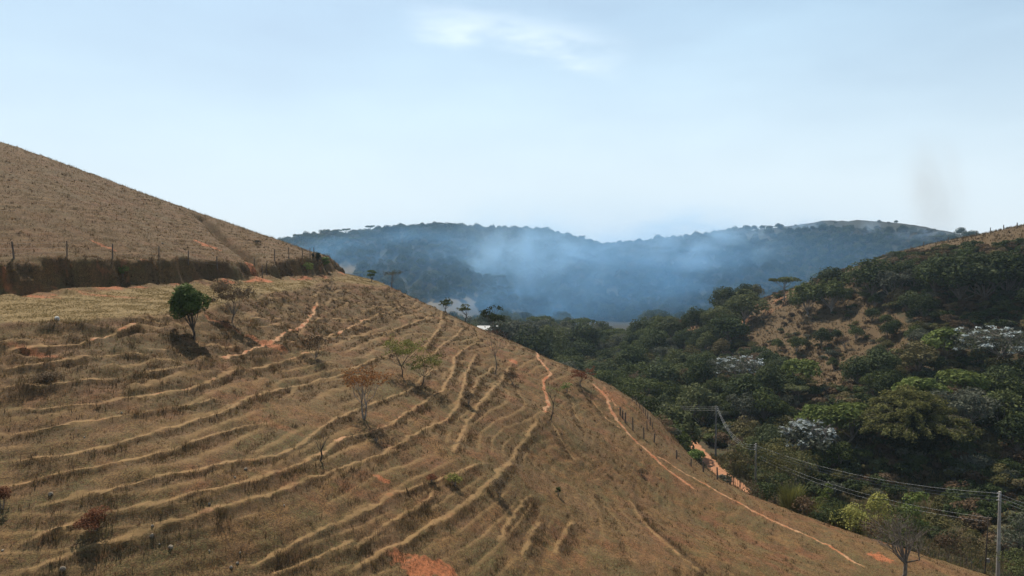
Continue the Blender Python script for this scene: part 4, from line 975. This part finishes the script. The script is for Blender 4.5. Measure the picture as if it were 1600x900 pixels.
# silver leaved trees
for i, ((px, py, Y, h), lab, w) in enumerate(zip(SILV, ('tree with flat silver white crown halfway up the left wooded slope', 'largest silver white leaved tree, by the right edge of the wooded slope', 'low tree with drooping silver leaf rosettes left of the bamboo clump'), (12., 15., 9.))):
    Yc = np.linspace(Y + 20, 100, 120); dv = P(px, py, 1.0); gp = dv[2] * Yc - H(dv[0] * Yc, Yc); kk = np.where(gp >= h)[0]; Y = float(Yc[kk[0]]) if len(kk) else Y
    p = P(px, py, Y); z = float(HF(p[0], p[1])[0]); hh = p[2] - z; rs = np.random.RandomState(500 + i)
    tr, _ = gen_tree(400 + i, H_=max(hh, 6), W_=w, base=.4, nl=11, tw=5, n=0, r0=.2, flat=.5, lob=.3, bark=BARKP, top=1)
    cs, ns, ts = [], [], []
    for k in range(40):       # rosettes of big drooping leaves
        a = rs.uniform(0, 6.28); q = math.sqrt(rs.rand()); c = np.array((math.cos(a) * q * w * .5, math.sin(a) * q * w * .42, max(hh, 6) * (rs.uniform(.58, 1.0) - .12 * q * q)))
        m = 22; d = rs.normal(size=(m, 3)); d[:, 2] = np.abs(d[:, 2]) * .4 - .25; d /= np.linalg.norm(d, axis=1)[:, None]
        cs.append(c + d * rs.uniform(.15, .95, m)[:, None] * (1, 1, .8)); ns.append(d * .5 + (0, 0, .9) + rs.normal(size=(m, 3)) * .3); ts.append(np.clip(rs.normal(.55, .25, m), 0, 1))
    cr = leaf_mesh('crown', np.concatenate(cs), np.concatenate(ns), .27, np.concatenate(ts), rs, MF['silver'], .6)
    e = put_tree('silver_leaved_tree', 'tree', lab, (p[0], p[1], z), (tr, cr))
    # green leaves among the silver ones
    _, cg = gen_tree(420 + i, H_=max(hh, 6) * .93, W_=w, base=.4, nl=9, n=1700, leaf=.28, mat=MF['grey'], bark=BARKP, flat=.6); link('green_leaves', cg, e)

# ------------------------------------------------------------------ undergrowth on the wooded hill (nobody could count it)
UND = []
for k, m_ in (('dark', 'dark'), ('olive', 'olive'), ('mid', 'mid'), ('grey', 'grey'), ('drab', 'drab')):
    PROTO['b' + k] = PB[k]
BL = [('dark', 1216, 470, 16, 'low dark green bush on the left rim of the orange clearing'), ('olive', 1285, 480, 18, 'low olive bush in the middle of the orange clearing'), ('drab', 1262, 520, 18, 'low dry brown bush halfway down the orange clearing'),
      ('mid', 1350, 470, 18, 'low green bush at the right rim of the orange clearing'), ('grey', 1300, 560, 20, 'low grey green bush at the foot of the orange clearing')]
for k, px, py, w, lab in BL:
    g = ground_at(px, py); e = put_tree('clearing_bush', 'bush', lab, g, PB[k], sc=w / F * g[1] / 3.2 * 1.0)
    SRC['b' + k] = [c for c in e.children]
rs = np.random.RandomState(21); n_ = 60000
ux = rs.uniform(10, 330, n_); uy = rs.uniform(72, 330, n_); uz, ur, _, _, _ = Hbase(ux, uy); fu, fv, _ = proj(ux, uy, uz)
incl = np.zeros(n_, bool)
for pg in CLEAR: incl |= in_poly(fu, fv, pg)
inr = in_poly(fu, fv, RIDGE_GRASS); rd = seg_dist(ux, uy, np.array(ROAD))[0]
okm = ((ur == 2) | (ur == 0) | ((ur == 1) & (uz < -33))) & (fu < 1800) & (fu > 780) & ~inr & ((rd > 3.0) | (uy > 152)) & ~((fu > 1055) & (fu < 1150) & (fv > 700) & (fv < 760)) & ~((uy < 88) & (ux > 48))
den = noise2(ux / 7, uy / 7, 41.1)
okm &= np.where(incl, (rs.rand(n_) < .16) & (den > -.35), rs.rand(n_) < .62)
okm &= ~((uy < 114) & (fu > 1120) & (fu < 1490) & (rs.rand(n_) < .85))
idx = np.where(okm)[0][:9500]; uz2 = HF(ux[idx], uy[idx]); bk = ['bdark', 'bolive', 'bmid', 'bgrey', 'bdrab']
items = []
for j, i in enumerate(idx):
    k = bk[rs.choice(5, p=[.44, .20, .06, .08, .22] if not incl[i] else [.12, .25, .08, .15, .40])]; s_ = rs.uniform(.4, 1.15) * (.5 if incl[i] else 1)
    items.append((ux[i], uy[i], uz2[j] - .15, k, rs.uniform(0, 6.28), s_))
KEYS = bk; KEYI = {k: i for i, k in enumerate(KEYS)}
wood_stuff('undergrowth', 'dense mixed undergrowth between the trees of the wooded slope', items)
print('undergrowth', len(items))
# ------------------------------------------------------------------ fences
def fence(name, label, posts, rnd, strands=(.35, .7, 1.05), thick=.075, wire=True, w=.012, Yfix=None, tilt=.03, hfix=None):
    """posts: (px, py top, py base)"""
    rs = np.random.RandomState(rnd); tops = []
    g = [ground_at(p[0], p[2], Yfix if Yfix is None else Yfix(p)) for p in posts]
    root = empty(name, g[0]); tag(root, label, 'fence'); o0 = Vector(g[0])
    for (px, pt, pb), b_ in zip(posts, g):
        h = hfix if hfix else max(.9, min(1.9, (pb - pt) / F * b_[1])); G = Geo(); t1 = np.array((rs.normal() * tilt, rs.normal() * tilt, 1.)) * h; r = thick * rs.uniform(.8, 1.25)
        G.tube([(0, 0, -.4), (0, 0, .0), t1 * .5 + rs.normal(size=3) * .012, t1, t1 + (0, 0, .01)], [r * 1.05, r * 1.05, r * .95, r * .85, .01], 7)
        po = link('post', G.mesh('post', WOODP, False), root, Vector(b_) - o0); tops.append((b_, t1))
    if wire:
        for s_ in strands:
            G = Geo(); P0 = [b_ + t * (s_ / 1.2) for b_, t in tops]
            for a, c in zip(P0[:-1], P0[1:]):
                m = (a + c) / 2 - (0, 0, .03); G.tube(np.array([a, m, c]) - g[0], [w] * 3, 3)
            link('wire', G.mesh('wire', BARB), root)
    return root
fence('wire_fence', 'weathered post and wire fence along the top of the cut bank', [(-60,376,414),(23,381,411),(106,386,411),(177,386,411),(249,387,410),(295,390,412),(340,391,408)], 1, Yfix=lambda p: np.interp(p[0], [-60,23,106,177,249,295,340], [63.5,66,71,75.6,81,85,89.5]), hfix=1.6)
fence('wire_fence', 'short post fence on the far end of the cut bank past the gully', [(430,397,414),(452,391,408),(473,393,407),(485,396,407),(491,395,406),(502,394,406)], 2, Yfix=lambda p: np.interp(p[0], [430,452,473,485,491,502], [104,108,112,114.5,116,118.5]), hfix=1.75)
fence('gate', 'leaning dark gate posts in the gap of the cut bank', [(397,408,420),(410,407,428),(417,410,424)], 3, wire=False, Yfix=lambda p: {397:99,410:97.5,417:99.5}[p[0]], hfix=1.7)
fence('wire_fence', 'long post and wire fence running down the right edge of the pasture', [(969,636,649),(973,641,654),(977,645,661),(989,652,673),(1006,666,685),(1022,677,691),(1057,702,716),(1080,716,728),(1099,721,738),(1121,730,749),(1146,742,760),(1184,759,777),
     (1229,780,791),(1255,792,803),(1268,797,809),(1285,802,814),(1319,815,826),(1350,827,838),(1402,845,853),(1450,858,868),(1510,872,884)], 4, thick=.085, w=.010)
fence('old_fence', 'row of thin crooked posts on the skyline above the dirt road', [(988,616,626),(994,622,632),(1000,628,638),(1006,633,645),(1009,638,650),(1012,643,655),(1016,650,664),(1011,656,671),(1020,659,671)], 5, tilt=.10, thick=.05, w=.008)
fence('ridge_fence', 'distant post fence on the bare ridge at upper right', [(1422,391,401),(1442,387,397),(1480,378,388),(1523,369,378),(1545,366,376),(1566,362,371),(1587,357,367),(1608,353,363)], 6, thick=.13, wire=False, Yfix=lambda p: np.interp(p[0], [1422,1608], [232, 205]), hfix=1.6)
# dark narrow evergreens at the end of the bank
for px, pt, w, lab in ((489.5, 395, 3, 'slim dark evergreen shrub left of a taller pair'), (497, 393, 7, 'thick dark evergreen shrub in the middle of the bank-end posts')):
    g = ground_at(px, None, 117 if px > 490 else 116); h = height_to(g, pt); put_tree('evergreen_shrub', 'shrub', lab, g, gen_tree(int(600 + px), H_=h, W_=w / F * 117 * 1.2, base=.05, nl=8, n=700, leaf=.08, r0=.06, flat=1.2, lob=.7, mat=MF['conifer'], bark=BARKD))

# ------------------------------------------------------------------ power line
def pole(name, label, px, Y, pyt, r, mat, arms=3, side=-1, lean=0., wood=False, box=False):
    g = ground_at(px, None, Y); top = P(px, pyt, Y)[2]; h = top - g[2]; root = empty(name, g); tag(root, label, 'utility pole')
    G = Geo(); ts = np.linspace(0, 1, 9); G.tube([(lean * h * t, 0, -.6 if t == 0 else h * t) for t in ts] + [(lean * h, 0, h + .005)], list(r * (1.25 - .5 * ts)) + [.005], 12); link('shaft', G.mesh('shaft', mat), root)
    att = []
    if arms:
        A = Geo(); A.box((side * .08, 0, h - .55), (.02, .03, .55)); link('rack', A.mesh('rack', BARB, False), root)
        for k in range(arms):
            z = h - .18 - .36 * k; I_ = Geo(); x0 = side * (r * .9) + lean * z
            I_.tube([(x0, 0, z), (x0 + side * .07, 0, z), (x0 + side * .12, 0, z), (x0 + side * .2, 0, z)], [.04, .065, .045, .06], 8); link('insulator', I_.mesh('insulator', CERAM), root)
            att.append(np.array(g) + (x0 + side * .14, 0, z))
        B = Geo()
        for zb in (h - .1, h - 1.0): B.tube([(lean * zb, 0, zb - .03), (lean * zb, 0, zb + .03)], [r * .9, r * .9], 12)
        link('steel_band', B.mesh('steel_band', BARB), root)
    if box:
        A = Geo(); A.box((.22 + lean * h * .45, 0, h * .45), (.17, .12, .2)); link('meter_box', A.mesh('meter_box', CONCD, False), root)
        A = Geo(); A.box((lean * h, 0, h - .25), (.42, .05, .05)); link('crossarm', A.mesh('crossarm', WOODP, False), root)
    return g, h, att
g1, h1, a1 = pole('utility_pole', 'farthest concrete power pole, standing right of the dirt road', 1121, 133, 634, .15, CONCD, 3, 1)
g2, h2, a2 = pole('utility_pole', 'middle concrete power pole behind the pasture fence', 1184.5, 104, 693, .15, CONC, 3, -1)
g3, h3, a3 = pole('utility_pole', 'nearest pale concrete power pole at the right edge', 1571, 72, 768, .17, CONC, 3, -1)
gw, hw_, _ = pole('service_pole', 'slim leaning wooden pole with a meter box, left of the nearest concrete pole', 1549, 75, 806, .07, BARKD, 0, lean=.035, box=True)
g0, h0, a0 = pole('utility_pole', 'power pole mostly hidden behind the pasture skyline', 940, 155, 610, .15, CONCD, 3, 1)
g4 = ground_at(1980, None, 58)
def wire(label, a, b_, sag, r=.011, group='power line wires'):
    a = np.array(a); b_ = np.array(b_); n = 15; pts = [a + (b_ - a) * t - np.array((0, 0, sag * 4 * t * (1 - t))) for t in np.linspace(0, 1, n)]
    G = Geo(); G.tube(np.array(pts) - a, [r] * n, 4); o = link('overhead_wire', G.mesh('overhead_wire', WIREM), None, a); tag(o, label, 'wire', group)
od = ('top', 'middle', 'bottom')
for k in range(3):
    wire(f'{od[k]} wire from the hidden pole to the farthest visible pole', a0[k], a1[k], 1.1, .010)
    wire(f'{od[k]} wire sagging between the farthest and the middle pole', a1[k], a2[k], 2.0, .013)
    wire(f'{od[k]} wire of the long span between the middle and the nearest pole', a2[k], a3[k], 1.25, .010)
    wire(f'{od[k]} wire leaving the nearest pole past the right edge', a3[k], np.array((62., 58., g3[2] + h3 - 1.5 - .3 * k)), .5, .010)
wt = np.array(gw) + (.035 * hw_, 0, hw_ - .25)
wire('upper low service wire from the middle pole to the wooden pole', a2[2] - (0, 0, .6), wt + (-.3, 0, .1), 1.3, .009, 'service wires')
wire('lower service wire from the middle pole to the wooden pole', a2[2] - (0, 0, 1.0), wt + (-.3, 0, -.35), 1.4, .009, 'service wires')

# ------------------------------------------------------------------ farmhouse far behind the skyline
hy = 262.; hp = P(762, 509, hy); hz = float(HF(hp[0], hp[1])[0])
root = empty('farmhouse', (hp[0], hp[1], hp[2] - 3.6)); tag(root, 'small farmhouse with a white roof showing over the pasture skyline', 'house')
WALLM = plain('plaster_cream', (.55,.50,.42), (.45,.40,.33), 2); ROOFW = plain('roof_white', (.42,.42,.41), (.34,.34,.33), 3, .5); DARKG = plain('window_dark', (.03,.035,.04), (.05,.055,.06), 2, .2, spec=.5)
G = Geo(); G.box((0, 0, 0.2), (3.4, 2.6, 2.0)); link('wall', G.mesh('wall', WALLM, False), root)
G = Geo()
G.V += [np.array(v, float) for v in [(-4,-3.2,2.1),(4,-3.2,2.1),(4,0,3.5),(-4,0,3.5),(-4,3.2,2.1),(4,3.2,2.1),(-4,-3.2,2.25),(4,-3.2,2.25),(4,0,3.65),(-4,0,3.65),(-4,3.2,2.25),(4,3.2,2.25)]]
G.F += [(0,1,2,3),(3,2,5,4),(6,9,8,7),(9,10,11,8),(0,6,7,1),(4,5,11,10),(0,3,9,6),(3,4,10,9),(1,7,8,2),(2,8,11,5)]; link('roof', G.mesh('roof', ROOFW, False), root)
for x in (-1.8, 1.8):
    G = Geo(); G.box((x, -2.62, .6), (.5, .03, .5)); link('window', G.mesh('window', DARKG, False), root)
G = Geo(); G.box((0, -2.62, -.5), (.45, .03, 1.0)); link('door', G.mesh('door', BARKD, False), root)
G = Geo(); G.box((0, 0, -4.0), (3.6, 2.8, 2.3)); link('foundation', G.mesh('foundation', CONCD, False), root)

# ------------------------------------------------------------------ stones
def rock(label, px, py, wpx, hpx, seed, mat=None, name='stone', cat='stone'):
    rs = np.random.RandomState(seed); g = ground_at(px, py); w = wpx / F * g[1] / 2 * .62; h = max(hpx / F * g[1] * .7, w * .4)
    me = bpy.data.meshes.new(name); import bmesh as _bm; bm = _bm.new(); _bm.ops.create_icosphere(bm, subdivisions=2, radius=1)
    for v in bm.verts:
        d = v.co.normalized(); k = 1 + .32 * float(noise3(np.array([d.x * 1.6 + seed]), np.array([d.y * 1.6]), np.array([d.z * 1.6]))[0]); v.co = Vector((d.x * w * k, d.y * w * .85 * k, d.z * h * .75 * k))
    _bm.ops.dissolve_limit(bm, angle_limit=R(4), verts=bm.verts, edges=bm.edges); bm.to_mesh(me); bm.free(); me.materials.append(mat or ROCKM)
    o = link(name, me, None, (g[0], g[1], g[2] + h * .25)); o.rotation_euler = (rs.normal() * .2, rs.normal() * .2, rs.uniform(0, 6)); tag(o, label, cat)
rock('large white stone on the lower edge of the grassy track', 89, 500, 12, 8, 1, ROCKW)
rock('pale stone above the grey slab in the lower left pasture', 238, 838, 10, 7, 2)
rock('flat dark grey slab of rock in the lower left pasture', 267, 853, 16, 6, 3)
rock('small pale stone right of the grey slab', 327, 859, 5, 4, 4, ROCKL)
rock('pale stone just above the long pale path', 384, 732, 9, 5, 5)
rock('second stone above the long pale path, left and lower', 367, 743, 6, 4, 6, ROCKL)
rock('brown boulder half sunk beside the lowest left path', 98, 890, 16, 9, 7)
rock('pale flat stone near the bottom edge, left of centre', 371, 877, 9, 5, 8)
rock('reddish stone near the bottom edge beside a pale flat one', 361, 886, 9, 5, 9)
rock('pale lump of rock in the scrub at far left', 79, 772, 12, 7, 10)
rock('small white stone on the path at the left edge', 4, 861, 7, 4, 11, ROCKL)
rock('tiny white stone below centre left', 444, 791, 5, 4, 12, ROCKL)
rock('small dark stone just above the grey slab', 238, 821, 8, 4, 13)
rock('small pale stone under the pale stone cluster', 249, 847, 5, 3, 14, ROCKL)
rock('small pale stone high on the left slope', 132, 683, 5, 4, 15, ROCKL)
rock('pinkish stone in the grass left of the first path bend', 190, 643, 5, 3, 16, ROCKL)
rock('dark stone alone right of the red-brown bush', 327, 787, 7, 6, 17)
rock('white rubble heap by the fence under the thicket', 1346, 829, 13, 6, 18, ROCKW, 'rubble_heap', 'rubble')
rock('pale stone in the lower centre pasture', 375, 863, 5, 4, 19, ROCKL)
rock('small stone high on the upper hill near the fence', 254, 381, 6, 3, 20)

# ------------------------------------------------------------------ grass: dry tufts standing on the pasture (nobody could count them)
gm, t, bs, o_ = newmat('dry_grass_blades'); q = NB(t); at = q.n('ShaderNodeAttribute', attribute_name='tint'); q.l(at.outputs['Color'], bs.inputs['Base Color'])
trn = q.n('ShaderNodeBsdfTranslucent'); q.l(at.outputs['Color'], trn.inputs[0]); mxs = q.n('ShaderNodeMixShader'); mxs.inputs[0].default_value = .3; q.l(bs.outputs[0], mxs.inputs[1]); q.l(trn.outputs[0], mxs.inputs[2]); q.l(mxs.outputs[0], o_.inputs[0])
def tufts(name, label, sel, count, hgt, blades, seed, wid, pal, spread, reject=None):
    rs = np.random.RandomState(seed); f = Fg[sel]; c = V[f].mean(1)
    nrm = np.cross(V[f[:, 1]] - V[f[:, 0]], V[f[:, 3]] - V[f[:, 0]]); area = np.linalg.norm(nrm, axis=1)
    rad = np.hypot(c[:, 0], c[:, 1]); wgt = area / rad ** 1.25; wgt *= np.clip(.55 + noise2(c[:, 0] / 2.2, c[:, 1] / 2.2, seed + .1) + .5 * noise2(c[:, 0] / .8, c[:, 1] / .8, seed + .3), .03, 2)
    if reject is not None: wgt *= reject(f)
    k = rs.choice(len(f), count, p=wgt / wgt.sum()); ff = f[k]; u = rs.rand(count, 1); v = rs.rand(count, 1)
    B = (V[ff[:, 0]] * (1-u) + V[ff[:, 3]] * u) * (1-v) + (V[ff[:, 1]] * (1-u) + V[ff[:, 2]] * u) * v
    hs = hgt * rs.uniform(.5, 1.4, count) * (1 + .25 * rough_of(ff)); pal = np.array(pal); tone = noise2(B[:, 0] / 3, B[:, 1] / 3, seed + .7) * 1.1 + rs.normal(size=count) * .8 
    pi = np.clip(((tone + 1.6) / 3.2 * len(pal)).astype(int), 0, len(pal) - 1); colr = pal[pi] * rs.uniform(.75, 1.25, (count, 1))
    Vs, Cs = [], []
    for b_ in range(blades):
        a = rs.uniform(0, 6.283, count); ln = rs.uniform(.15, .75, count); d = np.stack([np.cos(a), np.sin(a), np.zeros(count)], 1); s_ = np.stack([-np.sin(a), np.cos(a), np.zeros(count)], 1)
        base = B + d * (spread * rs.rand(count, 1)); h = (hs * rs.uniform(.6, 1.1, count))[:, None]; w = wid * np.clip(B[:, 1:2] / 60, .6, 2.5)
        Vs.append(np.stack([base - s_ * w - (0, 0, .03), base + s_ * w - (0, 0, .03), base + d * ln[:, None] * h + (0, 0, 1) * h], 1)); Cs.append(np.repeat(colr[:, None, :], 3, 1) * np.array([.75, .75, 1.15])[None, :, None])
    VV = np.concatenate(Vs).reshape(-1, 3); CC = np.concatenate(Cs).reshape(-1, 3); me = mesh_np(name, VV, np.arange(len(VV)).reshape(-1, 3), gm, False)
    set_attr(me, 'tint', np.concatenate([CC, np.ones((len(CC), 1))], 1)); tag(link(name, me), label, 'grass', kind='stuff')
def rough_of(ff): return gcol[ff[:, 0], 3]
inview = np.zeros(len(Fg), bool); fu, fv, fz = proj(ctr[:, 0], ctr[:, 1], ctr[:, 2]); inview = (fu > -60) & (fu < 1660) & (fv < 960) & (ctr[:, 1] > 20)
PAL = [(.068,.038,.016), (.115,.064,.024), (.112,.084,.025), (.17,.088,.032), (.22,.120,.042), (.16,.068,.030), (.28,.162,.058)]
tufts('dry_grass', 'short dry grass covering the terraced pasture slope', inview & (cls == 1) & (ctr[:, 1] < 140), 150000, .055, 3, 51, .016, PAL, .07, lambda f: 1 - .9 * np.clip(gcol[f[:, 0], 0], 0, 1))
tufts('hill_grass', 'rough dry grass on the upper hill', inview & (cls == 4) & (ctr[:, 1] < 145), 45000, .06, 3, 52, .018, [(.050,.030,.014), (.082,.049,.021), (.115,.067,.028), (.155,.088,.036), (.10,.074,.027), (.22,.13,.052)], .10)
tufts('track_grass', 'cropped yellow grass on the track', inview & (cls == 5), 26000, .08, 3, 53, .018, [(.16,.12,.052), (.22,.155,.068), (.27,.195,.082), (.12,.098,.045)], .06)
tufts('tussock_grass', 'dark rough tussocks on the steep lumpy slope and bank', inview & ((cls == 1) | (cls == 4)) & (ctr[:, 1] < 140), 7000, .26, 9, 54, .022, [(.075,.050,.030), (.11,.072,.040), (.15,.105,.046), (.19,.108,.056)], .22, lambda f: np.clip(gcol[f[:, 0], 3], 0, 1) ** 1.5 * .8 + .03)
tufts('terrace_grass', 'coarse ungrazed grass on the terrace risers, toned dark for shade', inview & ((cls == 1) | (cls == 4)) & (ctr[:, 1] < 120), 42000, .085, 4, 57, .018, [(.055,.037,.020), (.08,.053,.027), (.11,.073,.033), (.085,.072,.028), (.16,.10,.044)], .10, lambda f: np.clip(gcol[f[:, 0], 3], 0, 1) + .02)
tufts('grass_stalks', 'thin tall dry stalks standing above the upper hill grass', inview & (cls == 4) & (ctr[:, 1] < 145), 9000, .42, 2, 58, .010, [(.16,.115,.06), (.24,.17,.09), (.12,.08,.04)], .12)
sel2 = inview & (fu > 930) & (fu < 1640) & (cls == 1) & (fv > 640) & (ctr[:, 0] > 0)
edgef = lambda f: sstep(-25.2, -28.5, V[f[:, 0], 2] + 0 * f[:, 0]) * sstep(1180, 1240, 0 * f[:, 0] + 1300) 
tufts('valley_grass', 'tall rank grass and weeds around the road and poles', inview & ((cls == 0) | (cls == 2)) & (ctr[:, 1] < 135) & (ctr[:, 0] > 25), 34000, .55, 5, 55, .03, [(.06,.055,.028), (.10,.095,.04), (.15,.12,.055), (.20,.14,.07), (.08,.10,.035)], .3)
tufts('ridge_grass', 'thin dry grass on the orange clearing of the wooded hill', inview & (cls == 2) & (fcol[:, 3] > .4), 16000, .45, 3, 56, .03, [(.060,.038,.020), (.095,.060,.030), (.085,.068,.030), (.14,.088,.044)], .35)

# ------------------------------------------------------------------ smoke and haze
def volmat(name, col, dens, noise_scale=None, lo=.4, hi=.7, ani=.0, shape=True, stretch=(1,1,1), seedv=0.):
    m = bpy.data.materials.new(name); m.use_nodes = True; t = m.node_tree; t.nodes.clear(); o = t.nodes.new('ShaderNodeOutputMaterial'); v = t.nodes.new('ShaderNodeVolumePrincipled')
    v.inputs['Color'].default_value = (*col, 1); v.inputs['Anisotropy'].default_value = ani; t.links.new(v.outputs[0], o.inputs['Volume']); q = NB(t)
    if noise_scale is None: v.inputs['Density'].default_value = dens; return m
    g = q.n('ShaderNodeTexCoord'); mpn = q.n('ShaderNodeMapping'); mpn.inputs['Scale'].default_value = stretch; mpn.inputs['Location'].default_value = (seedv, seedv, seedv); q.l(g.outputs['Object'], mpn.inputs[0])
    n1 = q.noise(noise_scale, 4, .6, mpn.outputs[0], .6); d = q.mp(n1, lo, hi)
    ln = q.n('ShaderNodeVectorMath', operation='LENGTH'); q.l(g.outputs['Object'], ln.inputs[0]); fall = q.mp(ln.outputs['Value'], 1.0, .15)
    q.l(q.m('MULTIPLY', q.m('MULTIPLY', d, fall), dens), v.inputs['Density']); return m
def plume(label, px, py, Y, rx, ry, rz_, col, dens, ns=2.2, lo=.38, hi=.66, tilt=(0, 0, 0), stretch=(1,1,1), seedv=0.):
    import bmesh as _bm
    me = bpy.data.meshes.new('smoke_plume'); bm = _bm.new(); _bm.ops.create_icosphere(bm, subdivisions=3, radius=1); bm.to_mesh(me); bm.free()
    me.materials.append(volmat('smoke', col, dens, ns, lo, hi, ani=.35, stretch=stretch, seedv=seedv)); p = P(px, py, Y); o = link('smoke_plume', me, None, p); o.scale = (rx, ry, rz_); o.rotation_euler = tilt; tag(o, label, 'smoke', kind='stuff')
BL_ = (.27, .60, 1.0)
plume('broad blue smoke bank drifting across the middle of the far hill', 815, 430, 470, 75, 60, 62, (.44, .72, 1.0), .024, 2.2, .42, .66)
plume('rising blue smoke column left of the far hill centre', 775, 400, 480, 40, 30, 34, (.54, .78, 1.0), .036, 2.2, .42, .64, stretch=(1, 1, .6), seedv=31.)
plume('smoke curling up over the middle dip of the far ridge', 900, 392, 500, 60, 40, 26, (.50, .76, 1.0), .022, 2.4, .42, .64, seedv=33.)
plume('blue smoke lying over the left shoulder of the far hill', 590, 410, 480, 110, 50, 38, BL_, .014, 2.4, .42, .66, seedv=3.)
plume('smoke haze filling the valley behind the pasture skyline', 800, 500, 400, 85, 50, 26, BL_, .014, 1.8, .35, .68, seedv=5.)
plume('even blue smoke spread between the valley and the far ridge', 960, 445, 450, 330, 120, 76, BL_, .0036, .8, .0, .5, seedv=21.)
plume('smoke drifting off the saddle of the far ridge', 1085, 378, 500, 80, 50, 32, (.50, .75, 1.0), .030, 2.4, .42, .64, seedv=7.)
plume('blue smoke hanging over the right half of the far hill', 1050, 430, 440, 110, 50, 42, BL_, .010, 2.4, .42, .66, seedv=8.)
plume('wispy smoke column below the bare summit', 1258, 362, 560, 26, 18, 20, (.46, .70, 1.0), .030, 2.6, .42, .62, stretch=(1, 1, .6), seedv=9.)
plume('thin white smoke wisp right of the summit', 1362, 358, 545, 13, 12, 15, (.55, .74, .98), .030, 2.6, .42, .62, stretch=(1, 1, .6), seedv=11.)
plume('pale smoke rising at the right end of the far ridge', 1440, 368, 520, 32, 16, 9, (.5, .7, .98), .020, 2.6, .42, .62, seedv=13.)
plume('faint brownish smoke column rising into the sky at right', 1462, 300, 600, 34, 26, 66, (.56, .52, .48), .018, 1.6, .30, .70, tilt=(0, R(-8), 0), stretch=(1, 1, .5), seedv=15.)
HX0, HX1, HY0, HY1 = -1160, 1160, -1160, 1160; zlo = float(V[:, 2].min()) - 2; zhi = 62.
zhi = max(zhi, float(V[:, 2].max()) + 22); G = Geo(); G.box(((HX0+HX1)/2, (HY0+HY1)/2, (zlo+zhi)/2), ((HX1-HX0)/2, (HY1-HY0)/2, (zhi-zlo)/2))
hm = volmat('haze', (.62, .82, 1.0), .00013, ani=.35); print('haze box', zlo, zhi)
tag(link('haze', G.mesh('haze', hm, False)), 'thin blue haze filling the valley air', 'haze', kind='stuff')
